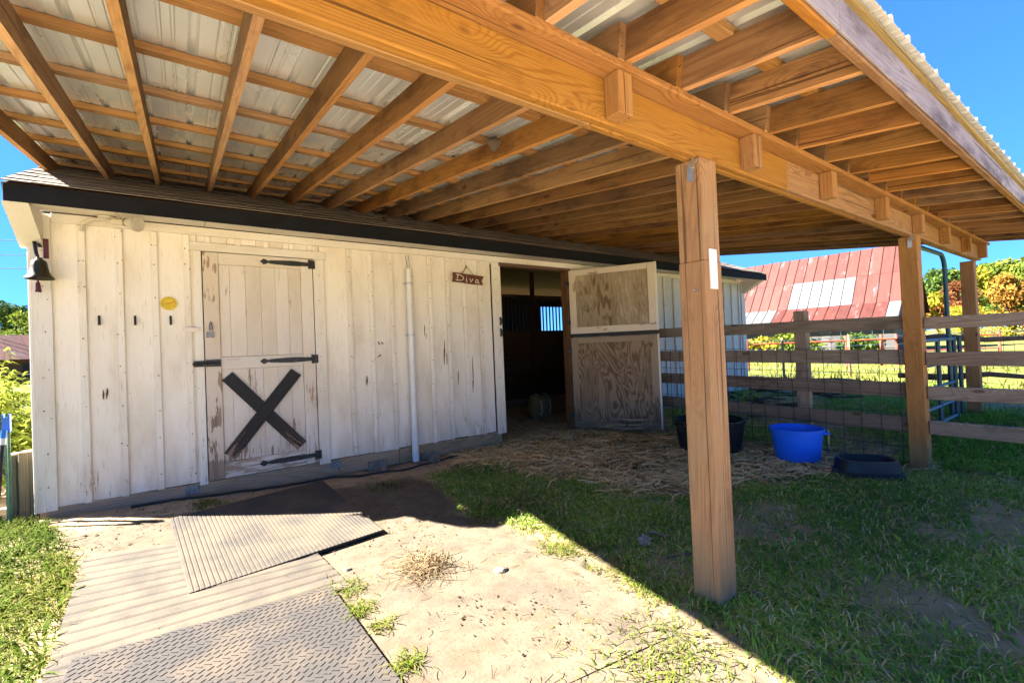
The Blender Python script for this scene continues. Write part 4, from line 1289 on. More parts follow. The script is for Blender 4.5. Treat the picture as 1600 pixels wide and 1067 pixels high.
def bil(C, u, v):
    a = Vector(C[0])*(1-u)+Vector(C[1])*u; b_ = Vector(C[3])*(1-u)+Vector(C[2])*u
    return a*(1-v)+b_*v


def mat_thing(name, C, thick, mat, label, ribs=0, rib_along='v', rib_h=0.004, gap=0.25, curl=0.0, wav=0.0):
    """C: far-left, far-right, near-right, near-left corners of the underside"""
    o = thing(name, bil(C, .5, .5), label, 'rubber mat')
    m = MB(); NU, NV = 14, 14

    def P(u, v, h):
        p = bil(C, u, v)
        return (p.x, p.y, p.z+h+curl*max(0, v-0.75)**2+wav*math.sin(u*7+v*3))
    top = [[P(i/NU, j/NV, thick) for i in range(NU+1)] for j in range(NV+1)]
    bot = [[P(i/NU, j/NV, 0) for i in range(NU+1)] for j in range(NV+1)]
    idx = lambda j, i, o_=0: o_+j*(NU+1)+i
    vv = [p for r_ in top for p in r_]+[p for r_ in bot for p in r_]
    O = (NU+1)*(NV+1); ff = []
    for j in range(NV):
        for i in range(NU):
            ff.append((idx(j, i), idx(j, i+1), idx(j+1, i+1), idx(j+1, i)))
            ff.append((idx(j, i, O), idx(j+1, i, O), idx(j+1, i+1, O), idx(j, i+1, O)))
    for i in range(NU):
        ff.append((idx(0, i), idx(0, i, O), idx(0, i+1, O), idx(0, i+1))); ff.append((idx(NV, i), idx(NV, i+1), idx(NV, i+1, O), idx(NV, i, O)))
    for j in range(NV):
        ff.append((idx(j, 0), idx(j+1, 0), idx(j+1, 0, O), idx(j, 0, O))); ff.append((idx(j, NU), idx(j, NU, O), idx(j+1, NU, O), idx(j+1, NU)))
    m.add(vv, ff)
    m.obj('mat_sheet', M_MATD if ribs else mat, o)
    if ribs:
        for k in range(ribs):
            a, b_ = k/ribs, (k+1-gap)/ribs
            m = MB(); n_ = 16
            g_ = 0.14*(b_-a)
            rr = []
            for s_ in range(n_+1):
                f = s_/n_
                jit = 0.0
                if rib_along == 'v': q = [(a, f, -.001), (a+g_, f, rib_h), (b_-g_, f, rib_h), (b_, f, -.001)]
                else: q = [(f, a, -.001), (f, a+g_, rib_h), (f, b_-g_, rib_h), (f, b_, -.001)]
                rr.append([P(u, v, thick+h) for u, v, h in q])
            m.rings(rr, True)
            m.add(rr[0], [(0, 1, 2, 3)])
            m.obj('mat_rib', mat, o)
    return o, P


zz = lambda x, y, e: (x, y, float(gz(x, y))+e)
C1 = [(-0.14, 4.62, 0.078), (1.12, 5.04, 0.040), (1.165, 3.37, 0.014), (-0.02, 3.22, 0.014)]
mat_thing('rubber_mat', C1, 0.013, M_MAT1, 'tilted grey ribbed rubber mat in front of the plank door, its front edge lifted', 44, 'v', 0.0032, 0.13, 0.06)
C2 = [(-0.59, 4.22, 0.055), (0.62, 4.02, 0.014), (0.74, 2.72, 0.004), (-0.53, 2.72, 0.006)]
mat_thing('rubber_mat', C2, 0.010, M_MAT2, 'pale dusty mat with wide slats lying flat beside the left grass', 14, 'u', 0.0035, 0.055)
C3 = [(-0.45, 2.86, 0.022), (0.645, 2.79, 0.010), (0.70, 0.95, 0.004), (-0.52, 0.95, 0.006)]
o3, P3 = mat_thing('rubber_mat', C3, 0.012, M_MAT3, 'grey rubber mat with raised tread marks at the bottom of the picture', 0)
m = MB(); NUX, NVY = 34, 50
for i in range(NUX):
    for j in range(NVY):
        u, v = (i+0.5+0.25*(j % 2)-0.12)/NUX, (j+0.5)/NVY
        s_ = -1 if j % 5 else 1
        d_ = 0.33
        p0 = Vector(P3(u-d_/NUX, v-s_*d_*0.7/NVY, 0.0125)); p1 = Vector(P3(u+d_/NUX, v+s_*d_*0.7/NVY, 0.0125))
        m.bar(p0, p1, 0.007, 0.0045)
tag(m.obj('tread_mark', M_MAT3, o3), kind='stuff')
C4 = [(0.68, 3.10, -0.002), (1.78, 3.28, -0.002), (1.84, 1.30, -0.004), (0.80, 1.45, -0.004)]
mat_thing('rubber_mat', C4, 0.008, M_MAT4, 'flat sand-covered mat nearest the front post, barely showing', 0, wav=0.002)

# ------------------------------------------------------------------ scattered small things
def rock(x, y, r_, label, sq=0.6):
    bm_ = bmesh.new(); bmesh.ops.create_icosphere(bm_, subdivisions=2, radius=r_)
    rs = random.Random(int(x*997+y*31))
    dirs = [Vector((rs.gauss(0, 1), rs.gauss(0, 1), rs.gauss(0, 1))).normalized() for _ in range(9)]
    for v in bm_.verts:
        d_ = v.co.normalized()
        k = min(1.0, min((0.72/max(0.05, d_.dot(q)) if d_.dot(q) > 0.5 else 9) for q in dirs))
        v.co *= k*rs.uniform(.97, 1.03); v.co.z *= sq
    me = bpy.data.meshes.new('stone'); bm_.to_mesh(me); bm_.free(); me.materials.append(M_STONE)
    tag(mesh_obj('stone', me, T(x, y, float(ground(x, y))+r_*sq*0.3)), label, 'stone')


rock(1.51, 2.32, 0.05, 'pale flat stone on the sunlit sand right of the dry grass clump', 0.45)
rock(2.42, 5.10, 0.10, 'brown stone at the foot of the barn wall right of the white pipe')
rock(1.78, 5.08, 0.07, 'small grey stone at the barn foot left of the white pipe')
rock(2.36, 1.22, 0.09, 'flat stone beside the base of the nearest post', 0.4)
rock(0.78, 2.95, 0.03, 'tiny stone by the corner of the tread mat', 0.7)


def oak_leaf(x, y, rot, s_, label):
    poly = []
    for k in range(28):
        q = 2*math.pi*k/28
        r_ = 0.6+0.15*math.cos(7*q+0.4)
        poly.append((math.cos(q)*r_*1.35*s_, math.sin(q)*r_*0.85*s_))
    v = [(a, b_, 0.012*math.sin(a*40/1)+0.02*abs(b_)/s_*0.5) for a, b_ in poly]+[(0, 0, -0.004)]
    v2 = [(a, b_, c-0.001) for a, b_, c in v]
    n_ = 28
    f = [(i, (i+1) % n_, n_) for i in range(n_)]+[((i+1) % n_+n_+1, i+n_+1, 2*n_+1) for i in range(n_)]
    me = raw_mesh('oak_leaf', v+v2, f, M_DRYLEAF)
    Mx = T(x, y, float(ground(x, y))+0.035) @ Matrix.Rotation(rot, 4, 'Z') @ Matrix.Rotation(0.25, 4, 'X')
    tag(mesh_obj('oak_leaf', me, Mx), label, 'leaf', 'dry oak leaves on the grass')


oak_leaf(2.42, 1.97, 0.4, 0.075, 'pale dry oak leaf nearer the sand, left of the near post')
oak_leaf(2.57, 1.98, 2.2, 0.08, 'curled dry oak leaf nearer the near post')

# twig in the straw
m = MB(); m.tube([(2.35, 1.75, 0.03), (2.5, 1.66, 0.045), (2.72, 1.6, 0.03)], 0.006, 6)
tag(m.obj('twig', M_BARK), 'thin twig in the grass just left of the near post', 'twig')

# ------------------------------------------------------------------ left of the barn
tb = thing('timber_post', (-1.08, 5.45, 0), 'pair of short thick timber posts against the left corner of the barn', 'post')
block('timber', -1.13, -1.03, 5.36, 5.50, -0.05, 0.665, M_TIMBER, tb, 'z', 0.008)
block('timber', -1.205, -1.14, 5.40, 5.55, -0.05, 0.65, M_TIMBER, tb, 'z', 0.008)
tp = thing('steel_post', (-1.165, 5.28, 0), 'pale green steel fence post with a blue cap at the left edge', 'post')
m = MB(); m.box(-1.181, -1.149, 5.278, 5.284, 0, 0.92); m.box(-1.168, -1.162, 5.25, 5.278, 0, 0.92); m.obj('post_shaft', M_TGREEN, tp)
m = MB(); m.box(-1.188, -1.142, 5.245, 5.290, 0.85, 0.965); m.box(-1.188, -1.176, 5.245, 5.29, 0.965, 0.99); m.box(-1.154, -1.142, 5.245, 5.29, 0.965, 0.99); m.obj('post_cap', M_BLUECAP, tp)
pk = thing('pole', (-1.26, 5.1, 0), 'dark leaning pole with blue and white collar at the left edge', 'pole')
m = MB(); m.tube([(-1.215, 5.10, 0.0), (-1.172, 5.20, 0.76)], 0.014, 8); m.obj('pole_shaft', M_BLACK, pk)
m = MB(); m.tube([(-1.172, 5.20, 0.76), (-1.169, 5.206, 0.81)], 0.019, 8); m.obj('white_collar', M_PLASTICW, pk)
m = MB(); m.tube([(-1.169, 5.206, 0.81), (-1.165, 5.213, 0.87)], 0.018, 8); m.obj('blue_collar', M_BLUECAP, pk)


# ------------------------------------------------------------------ vegetation
def blades(pts, h, wd, lean, mat, name, tint, kind_label=None, flat=0.0):
    n_ = len(pts)
    q = rng.random(n_)*2*np.pi
    hh = h*(0.5+0.9*rng.random(n_))
    d = np.stack([np.cos(q), np.sin(q)], 1)
    s = np.stack([-d[:, 1], d[:, 0]], 1)
    ww = wd*(0.6+0.8*rng.random(n_))
    ln = lean*(0.3+1.2*rng.random(n_))
    V = np.zeros((n_, 7, 3), np.float32)
    lev = [(0, 0, 1.0), (0.42, 0.22, 0.9), (0.78, 0.6, 0.6)]
    for k, (z, l_, wk) in enumerate(lev):
        c = pts[:, :2]+d*(l_*ln*hh)[:, None]
        zz_ = pts[:, 2]+z*hh*(1-0.35*ln*l_)
        V[:, 2*k, :2] = c-s*(ww*wk*0.5)[:, None]; V[:, 2*k+1, :2] = c+s*(ww*wk*0.5)[:, None]
        V[:, 2*k, 2] = zz_; V[:, 2*k+1, 2] = zz_
    V[:, 6, :2] = pts[:, :2]+d*(1.05*ln*hh)[:, None]; V[:, 6, 2] = pts[:, 2]+hh*(1-0.45*np.minimum(ln, 1.6))
    b_ = (np.arange(n_)*7)[:, None]
    F = np.concatenate([b_+np.array([[0, 1, 3]]), b_+np.array([[0, 3, 2]]), b_+np.array([[2, 3, 5]]), b_+np.array([[2, 5, 4]]), b_+np.array([[4, 5, 6]])])
    t_ = np.repeat(tint, 7)
    me = np_mesh(name, V.reshape(-1, 3), F, mat, t_)
    return me


def scatter(n_, x0, x1, y0, y1, dens):
    x = rng.uniform(x0, x1, n_); y = rng.uniform(y0, y1, n_)
    k = rng.random(n_) < dens(x, y)
    x, y = x[k], y[k]
    return x, y


def stuff(name, me, label=None):
    o = mesh_obj(name, me, Matrix.Identity(4))
    tag(o, kind='stuff')
    return o


# shaded turf under the canopy
dens = lambda x, y: soft(x, y, TURF, 0.14, 5, 2)*np.clip(0.30+2.6*(fbm(x*1.7, y*1.7, 3)+0.12), 0.05, 1)*sstep(5.9, 5.6, x)
x, y = scatter(240000, 1.8, 6.0, -0.6, 4.7, dens)
k = fbm(x*0.9+4, y*0.9, 3)
tint = np.clip(0.33+1.1*k+rng.normal(0, 0.17, len(x)), 0, 1)
dry = rng.random(len(x)) < 0.16; tint[dry] = rng.uniform(0.8, 1, dry.sum())
stuff('turf_grass', blades(np.stack([x, y, ground(x, y)-0.004], 1), 0.050, 0.0062, 1.25, M_GRASS_SHADE, 'turf_grass', tint))
x, y = scatter(60000, 5.85, 9.5, -2.0, 1.6, lambda x, y: np.clip(0.45+2.2*fbm(x*1.5, y*1.5, 3), 0.05, 1))
tint = np.clip(0.30+rng.normal(0, 0.17, len(x)), 0, 1)
stuff('turf_grass', blades(np.stack([x, y, ground(x, y)-0.004], 1), 0.11, 0.010, 1.0, M_GRASS_SHADE, 'turf_grass', tint))
x, y = scatter(60000, 5.9, 13.0, 1.5, 6.0, lambda x, y: np.clip(0.30+2.4*fbm(x*1.1+20, y*1.1, 3), 0.03, 1)*(1-(x < 10.4)*(y > 5.2)))
tint = np.clip(0.42+rng.normal(0, 0.2, len(x)), 0, 1)
stuff('turf_grass', blades(np.stack([x, y, ground(x, y)-0.004], 1), 0.10, 0.011, 1.1, M_GRASS_SHADE, 'turf_grass', tint))
# broad leaf weeds in the turf
x, y = scatter(5000, 1.9, 8.5, -0.8, 3.6, lambda x, y: np.maximum(soft(x, y, TURF, 0.14, 4, 2), (x > 5.9)*(y < 1.4))*np.clip(3*fbm(x*1.3+40, y*1.3, 3), 0, 1))
stuff('turf_weeds', blades(np.stack([x, y, ground(x, y)], 1), 0.06, 0.022, 1.5, M_GRASS_SHADE, 'turf_weeds', np.clip(rng.normal(0.3, 0.15, len(x)), 0, 1)))
# small tufts in the sand
tuf = [(1.62, 1.26, 0.26, 520), (1.74, 1.20, 0.18, 260), (1.40, 1.12, 0.2, 240), (1.2, 0.9, 0.3, 300), (0.72, 2.72, 0.10, 300), (0.70, 2.45, 0.06, 200), (2.05, 3.3, 0.10, 300), (2.08, 1.28, 0.06, 120), (2.32, 1.26, 0.08, 200), (0.75, 2.25, 0.05, 120), (0.1, 4.86, 0.10, 260), (1.9, 3.1, 0.12, 260), (1.97, 2.3, 0.10, 220), (2.6, 4.4, 0.25, 800), (3.9, 3.3, 0.08, 120), (1.6, 4.5, 0.15, 200), (1.2, 0.95, 0.18, 350), (0.73, 1.9, 0.05, 200)]
xs_, ys_ = [], []
for a, b_, r_, n_ in tuf:
    n_ = int(n_*0.7); xs_.append(rng.normal(a, r_*0.65, n_)); ys_.append(rng.normal(b_, r_*0.65, n_))
x = np.concatenate(xs_); y = np.concatenate(ys_)
tint = np.clip(0.60+rng.normal(0, 0.25, len(x)), 0, 1)
stuff('sand_tufts', blades(np.stack([x, y, ground(x, y)-0.003], 1), 0.045, 0.0055, 1.35, M_LUSH_LIT, 'sand_tufts', tint))
EDGE = [(1.95, 3.4), (2.5, 3.35), (2.3, 2.4), (2.05, 1.45), (1.9, 1.5), (1.95, 2.2)]
x, y = scatter(9000, 1.7, 2.6, 1.3, 3.6, lambda x, y: soft(x, y, EDGE, 0.10, 6, 12)*np.clip(0.7+2*fbm(x*4, y*4, 2), 0, 1))
stuff('dry_edge_grass', blades(np.stack([x, y, ground(x, y)-0.003], 1), 0.045, 0.0055, 1.3, M_LUSH_LIT, 'dry_edge_grass', np.clip(rng.normal(0.72, 0.22, len(x)), 0, 1)))
# left verge
x, y = scatter(120000, -2.4, -0.45, 1.2, 6.8, lambda x, y: soft(x, y, LEFTG, 0.07, 5, 4)*np.clip(0.55+2.0*fbm(x*2, y*2, 3), 0.08, 1)*(1-(x > -1.03)*(y > 5.2)))
tint = np.clip(0.42+0.9*fbm(x*1.5+8, y*1.5, 3)+rng.normal(0, 0.2, len(x)), 0, 1)
stuff('verge_grass', blades(np.stack([x, y, ground(x, y)-0.004], 1), 0.075, 0.0062, 1.3, M_LUSH_LIT, 'verge_grass', tint))
x, y = scatter(700, -2.0, -0.5, 2.2, 5.2, lambda x, y: soft(x, y, LEFTG, 0.07, 4, 4)*0.8)
stuff('verge_weeds', blades(np.stack([x, y, ground(x, y)], 1), 0.075, 0.017, 1.3, M_LUSH_LIT, 'verge_weeds', np.clip(rng.normal(0.3, 0.2, len(x)), 0, 1)))
# fields beyond
x, y = scatter(60000, 10.4, 30, -6, 26, lambda x, y: np.clip(0.5+1.6*fbm(x*.5, y*.5, 3), 0.1, 1)*np.clip(9/(np.hypot(x, y)-4), 0, 1))
tint = np.clip(0.5+1.0*fbm(x*.4+3, y*.4, 3)+rng.normal(0, 0.15, len(x)), 0, 1)
stuff('field_grass', blades(np.stack([x, y, gz(x, y)], 1), 0.20, 0.022, 1.0, M_FIELD, 'field_grass', tint))
x, y = scatter(24000, -16, -2.2, 3, 30, lambda x, y: np.clip(0.5+1.6*fbm(x*.5, y*.5, 3), 0.1, 1))
tint = np.clip(0.5+rng.normal(0, 0.2, len(x)), 0, 1)
stuff('field_grass', blades(np.stack([x, y, gz(x, y)], 1), 0.30, 0.028, 1.0, M_FIELD, 'field_grass', tint))


# straw
def straws(x, y, z, Ls_, wd, mat, name, tint, bend=0.8, lift=0.02):
    n_ = len(x)
    q = rng.random(n_)*2*np.pi
    L = Ls_*(0.4+1.1*rng.random(n_))
    cv = rng.normal(0, bend, n_)
    V = np.zeros((n_, 10, 3), np.float32)
    px_, py_ = x.copy(), y.copy()
    tl_ = rng.normal(0, lift, n_)
    for k in range(5):
        a = q+cv*(k/4-0.5)
        dx, dy = np.cos(a), np.sin(a)
        zz_ = z+tl_*(k/4-0.5)+lift*0.5*np.sin(np.pi*k/4)*rng.random(n_)
        ww = wd*0.5*(1.0 if k < 4 else 0.5)
        V[:, 2*k] = np.stack([px_-dy*ww, py_+dx*ww, zz_], 1); V[:, 2*k+1] = np.stack([px_+dy*ww, py_-dx*ww, zz_+wd*0.3], 1)
        px_ = px_+dx*L/4; py_ = py_+dy*L/4
    b_ = (np.arange(n_)*10)[:, None]
    F = np.concatenate([b_+np.array([[2*k, 2*k+1, 2*k+3, 2*k+2]]) for k in range(4)])
    return np_mesh(name, V.reshape(-1, 3), F, mat, np.repeat(tint, 10))


x, y = scatter(30000, 1.6, 5.9, 1.3, 5.3, lambda x, y: soft(x, y, STRAWP, 0.25, 6, 8)*np.clip(0.75+1.8*fbm(x*1.5+70, y*1.5, 3), 0.15, 1)*0.9)
z = ground(x, y)+0.008+0.022*rng.random(len(x))**1.3
stuff('straw_litter', straws(x, y, z, 0.21, 0.0115, M_STRAW, 'straw_litter', np.clip(rng.normal(0.55, 0.33, len(x)), 0, 1), 1.3))
x, y = scatter(9000, 3.4, 6.6, 5.3, 8.0, lambda x, y: 0.8+0*x)
stuff('straw_litter', straws(x, y, ground(x, y)+0.01+0.03*rng.random(len(x)), 0.2, 0.006, M_STRAW, 'straw_litter', np.clip(rng.normal(0.6, 0.25, len(x)), 0, 1), 0.8))
x, y = scatter(9000, 5.8, 10.0, -0.5, 5.2, lambda x, y: 0.6+0*x)
stuff('straw_litter', straws(x, y, ground(x, y)+0.012+0.03*rng.random(len(x)), 0.22, 0.008, M_STRAW, 'straw_litter', np.clip(rng.normal(0.35, 0.25, len(x)), 0, 1), 1.0))
# dead blades through the turf and litter on sand and soil
x, y = scatter(4200, 1.9, 6.0, -0.6, 4.6, lambda x, y: soft(x, y, TURF, 0.16, 4, 2)*0.75)
stuff('dead_blades', straws(x, y, ground(x, y)+0.02+0.03*rng.random(len(x)), 0.11, 0.0038, M_DEAD, 'dead_blades', np.clip(rng.normal(0.75, 0.2, len(x)), 0, 1), 1.6, 0.03))
x, y = scatter(4200, -0.9, 2.4, 0.6, 5.2, lambda x, y: 0.30+0.70*sstep(3.9, 4.9, y))
stuff('ground_litter', straws(x, y, ground(x, y)+0.008, 0.05, 0.0032, M_DEAD, 'ground_litter', np.clip(rng.normal(0.1, 0.2, len(x)), 0, 1), 0.6, 0.008))
n_ = 26000
x = rng.uniform(-0.9, 2.5, n_); y = rng.uniform(0.5, 5.2, n_)
k = rng.random(n_) < np.clip(2.6*fbm(x*1.6+5, y*1.6, 3)+0.22, 0.02, 1)
x, y = x[k], y[k]; n_ = len(x); r_ = 0.0020+0.0085*rng.random(n_)**7
z = ground(x, y)+0.006*(inpoly(x, y, [(0.7, 3.1), (1.8, 3.25), (1.85, 1.3), (0.8, 1.5)]))+0.018*inpoly(x, y, [(-0.5, 4.1), (0.6, 4.0), (0.7, 2.8), (-0.5, 2.8)])
base_ = np.array([[1, 0, 0], [-0.5, 0.9, 0], [-0.5, -0.9, 0.1], [0.1, 0, 1.0]])
jit = base_[None]*(0.6+0.8*rng.random((n_, 4, 1)))*r_[:, None, None]
V = (jit+np.stack([x, y, z], 1)[:, None]).reshape(-1, 3)
F = ((np.arange(n_)*4)[:, None, None]+np.array([[0, 1, 3], [1, 2, 3], [2, 0, 3]])[None]).reshape(-1, 3)
stuff('soil_crumbs', np_mesh('soil_crumbs', V, F, m_tint('soil_crumb', [(0, (0.018, 0.012, 0.009)), (1, (0.07, 0.05, 0.035))], 0.9), np.repeat(rng.random(n_), 4)))
# dry clump on the sand
x = rng.normal(1.16, 0.085, 300); y = rng.normal(2.66, 0.085, 300)
me_ = straws(x, y, ground(x, y)+0.015+0.03*rng.random(300)*np.exp(-((x-1.16)**2+(y-2.66)**2)/0.02), 0.14, 0.004, M_DEAD, 'dry_grass_clump', np.clip(rng.normal(0.35, 0.2, 300), 0, 1), 1.2, 0.04)
tag(mesh_obj('dry_grass_clump', me_, Matrix.Identity(4)), 'tangled clump of dry grass on the sunlit sand in front', 'dry grass')


# debris behind the fence
m = MB()
for i in range(90):
    a = random.uniform(0, 6.28); x_ = random.uniform(7.2, 11.2); y_ = random.uniform(3.2, 5.0)
    if y_ > 4.9: continue
    L = random.uniform(.15, .6); z_ = float(gz(x_, y_))+random.uniform(0.02, 0.14)
    m.tube([(x_, y_, z_), (x_+L*math.cos(a), y_+L*math.sin(a), z_+random.uniform(-.03, .08))], random.uniform(.008, .03), 5)
stuff('wood_debris', m.mesh('wood_debris', M_BARK))


def leaves(cent, n_, size, mat, name, cols=None):
    """cent: (k,4) clump centres and radii; leaf quads spread through them"""
    k = rng.integers(0, len(cent), n_)
    d = rng.normal(0, 1, (n_, 3)); d /= np.linalg.norm(d, axis=1)[:, None]
    r_ = cent[k, 3]*rng.random(n_)**0.45
    p = cent[k, :3]+d*r_[:, None]*np.array([1, 1, 0.8])
    a = rng.normal(0, 1, (n_, 3)); a /= np.linalg.norm(a, axis=1)[:, None]
    b_ = np.cross(a, rng.normal(0, 1, (n_, 3))); b_ /= np.linalg.norm(b_, axis=1)[:, None]
    s_ = size*(0.6+0.8*rng.random(n_))
    a = a*s_[:, None]; b_ = b_*(s_*0.55)[:, None]
    V = np.stack([p-a, p+b_*0.9, p+a, p-b_*0.9], 1).reshape(-1, 3)
    F = (np.arange(n_)*4)[:, None]+np.array([[0, 1, 2, 3]])
    ct = rng.normal(0, 0.18, len(cent))
    t_ = np.clip(0.5+ct[k]+rng.normal(0, 0.15, n_), 0, 1)
    return np_mesh(name, V, F, mat, np.repeat(t_, 4))


def tree(name, x, y, h, r_, kind, label, cat='tree', group=None, n_=2600, size=None, base=0.22):
    z0 = float(gz(x, y)) if abs(x)+abs(y) < 60 else 0.15
    o = thing(name, (x, y, z0), label, cat, group)
    rs = np.random.default_rng(int(abs(x)*131+abs(y)*17+h*7))
    nc = 26
    cen = []
    for i in range(nc):
        f = rs.random()
        z = h*(base+(1-base)*f)
        prof = math.sin(math.pi*min(0.98, 0.18+0.80*f))**0.7
        q = rs.random()*6.28; rad = r_*prof*math.sqrt(rs.random())*0.85
        cr = r_*(0.26+0.22*rs.random())
        cen.append((rad*math.cos(q), rad*math.sin(q), min(z, h-cr*0.8), cr))
    cen = np.array(cen)
    me = leaves(cen, n_, size or max(0.16, r_*0.07), LEAF[kind], 'crown')
    mesh_obj('crown', me, T(x, y, z0), o)
    m = MB(); m.tube([(0, 0, -0.2), (0.02*h, 0, h*0.3), (0, 0.02*h, h*0.75)], [h*0.030, h*0.022, h*0.006], 7)
    for i in range(6):
        c = cen[i]; zz_ = max(h*0.2, c[2]*0.6)
        m.tube([(0, 0.01*h, zz_), (c[0]*0.6, c[1]*0.6, (zz_+c[2])/2+0.05*h), tuple(c[:3])], [h*0.010, h*0.007, h*0.003], 5)
    m.obj('trunk', M_BARK, o, T(x, y, z0))


FV = np.array([math.sin(YAW), math.cos(YAW)]); RV = np.array([math.cos(YAW), -math.sin(YAW)])


def out(d, l):
    """ground point d metres ahead along the view heading and l metres to the right"""
    return FV*d+RV*l


TREES = [
    (92, 86.0, 13.5, 6.0, 'green', 'tall green tree on the ridge just right of the red barn'),
    (96, 97.5, 14.0, 6.5, 'yellow', 'yellow green tree on the ridge between the gate bow and far post'),
    (94, 103, 15.0, 6.5, 'lime', 'lime ridge tree right behind the far post'),
    (90, 104, 15.5, 6.5, 'lime', 'tall lime green tree on the ridge right of the far post'),
    (92, 114, 16.5, 7.0, 'green', 'tallest dark green ridge tree at the right edge'),
    (60, 65.5, 8.2, 3.2, 'orange', 'orange autumn tree right of the far post'),
    (58, 57.5, 7.4, 2.4, 'rust', 'rust red autumn tree left of the far post'),
    (62, 68.5, 7.6, 3.2, 'green', 'olive green tree at the right edge beside the orange tree'),
    (60, 53.5, 7.2, 3.0, 'yellow', 'yellow tree beside the red barn gable'),
    (66, 62.0, 6.6, 2.6, 'orange', 'small orange tree low behind the far post'),
    (120, 126, 18, 9, 'green', 'far green tree mass crowning the ridge at the right'),
    (110, 108, 15, 8, 'green', 'far green tree behind the gate bow'),
    (58, 50.5, 6.0, 2.6, 'orange', 'orange tree low beside the barn gable wall'),
]
for d, l, h, r_, kd, lb in TREES:
    p = out(d, l); tree('tree', p[0], p[1], h, r_, kd, lb, 'tree', 'trees beyond the far field', 3200)
SHR = [(40, 39.8, 3.3, 1.9, 'yellow', 'bright yellow bush between the gate bow and far post'),
       (42, 44.8, 2.6, 1.8, 'yellow', 'low yellow bush right of the far post'),
       (41, 47.5, 2.6, 1.8, 'orange', 'low orange brown bush at the right edge'),
       (36, 22.5, 1.9, 1.1, 'yellow', 'yellow bush seen between the rails below the red barn eave'),
       (30, 20.6, 1.3, 0.9, 'lime', 'small green bush below the red barn eave'),
       (23.5, 14.6, 1.6, 1.3, 'lime', 'rounded green bush at the left foot of the red barn'),
       (23.0, 17.6, 1.2, 1.1, 'green', 'low dark bush against the red barn wall near the post'),
       (22.5, 12.4, 1.2, 0.9, 'yellow', 'low yellow bush beside the white barn end wall')]
for d, l, h, r_, kd, lb in SHR:
    p = out(d, l); tree('bush', p[0], p[1], h, r_, kd, lb, 'bush', None, 1500, 0.11, 0.05)
LT = [(80, -90.5, 13.2, 4.6, 'green', 'dark green tree far left at the picture edge'), (84, -91.5, 13.0, 4.5, 'green', 'green tree far left beside the barn corner'), (74, -79.5, 10.5, 4.2, 'lime', 'light green tree far left behind the red roofed house'), (90, -94, 11.5, 6.0, 'green', 'wide green tree behind the other far left trees')]
for d, l, h, r_, kd, lb in LT:
    p = out(d, l); tree('tree', p[0], p[1], h, r_, kd, lb, 'tree', 'trees far left', 2600)


# tall weeds at the left of the barn
def weed(x, y, h, n_, label, seed):
    z0 = float(gz(x, y))
    o = thing('tall_weed', (x, y, z0), label, 'weed', 'tall yellow weeds left of the barn')
    rs = np.random.default_rng(seed)
    V, F, Tt = [], [], []
    m = MB()
    for s_ in range(n_):
        q = rs.random()*6.28; ln = rs.uniform(0.05, 0.25); hh = h*rs.uniform(0.6, 1.0)
        bx, by = rs.normal(0, 0.16, 2)
        st = [(bx+ln*hh*(k/4)**2*math.cos(q), by+ln*hh*(k/4)**2*math.sin(q), hh*k/4) for k in range(5)]
        m.tube(st, [0.008, 0.007, 0.006, 0.004, 0.002], 5)
        nl = int(hh*60)
        for i in range(nl):
            f = 0.12+0.88*i/nl
            p = Vector(st[0])*(1-f)+Vector(st[4])*f; p.x = bx+ln*hh*f*f*math.cos(q); p.y = by+ln*hh*f*f*math.sin(q)
            a = rs.random()*6.28; L = rs.uniform(0.14, 0.26)*(1.15-0.5*f); dr = rs.uniform(-0.5, 0.7)
            d_ = Vector((math.cos(a), math.sin(a), 0)); sd = Vector((-d_.y, d_.x, 0))*L*0.13
            p1 = p+d_*L*0.5+Vector((0, 0, L*0.3*dr+L*0.12)); p2 = p+d_*L+Vector((0, 0, L*0.3*dr-L*0.15))
            o_ = len(V)
            V += [p-sd*0.3, p+sd*0.3, p1+sd, p1-sd, p2+sd*0.1, p2-sd*0.1]
            F += [(o_, o_+1, o_+2, o_+3), (o_+3, o_+2, o_+4, o_+5)]
            Tt += [min(1, max(0, rs.normal(0.55+0.25*(f-0.5), 0.2)))]*6
    me = np_mesh('leaf_cover', np.array([tuple(v) for v in V]), np.array(F), LEAF['weed'], np.array(Tt))
    tag(mesh_obj('leaf_cover', me, T(x, y, z0), o), kind='stuff')
    m.obj('stem', LEAF['weed'], o, T(x, y, z0))


WD = [(-1.55, 6.6, 1.25, 9, 'tall yellow-green weed nearest the barn corner post'),
      (-1.95, 7.4, 1.4, 10, 'tallest yellow weed at the left edge below the house roof'),
      (-1.75, 8.6, 1.3, 10, 'yellow weed clump close behind the barn corner'),
      (-2.35, 8.2, 1.15, 9, 'dense low yellow weed at the left edge'),
      (-2.5, 10.2, 1.55, 11, 'farthest tall yellow weed beside the barn corner'),
      (-1.7, 5.9, 0.9, 8, 'short green weed behind the steel post')]
for i, (x_, y_, h, n_, lb) in enumerate(WD): weed(x_, y_, h, n_, lb, 40+i)

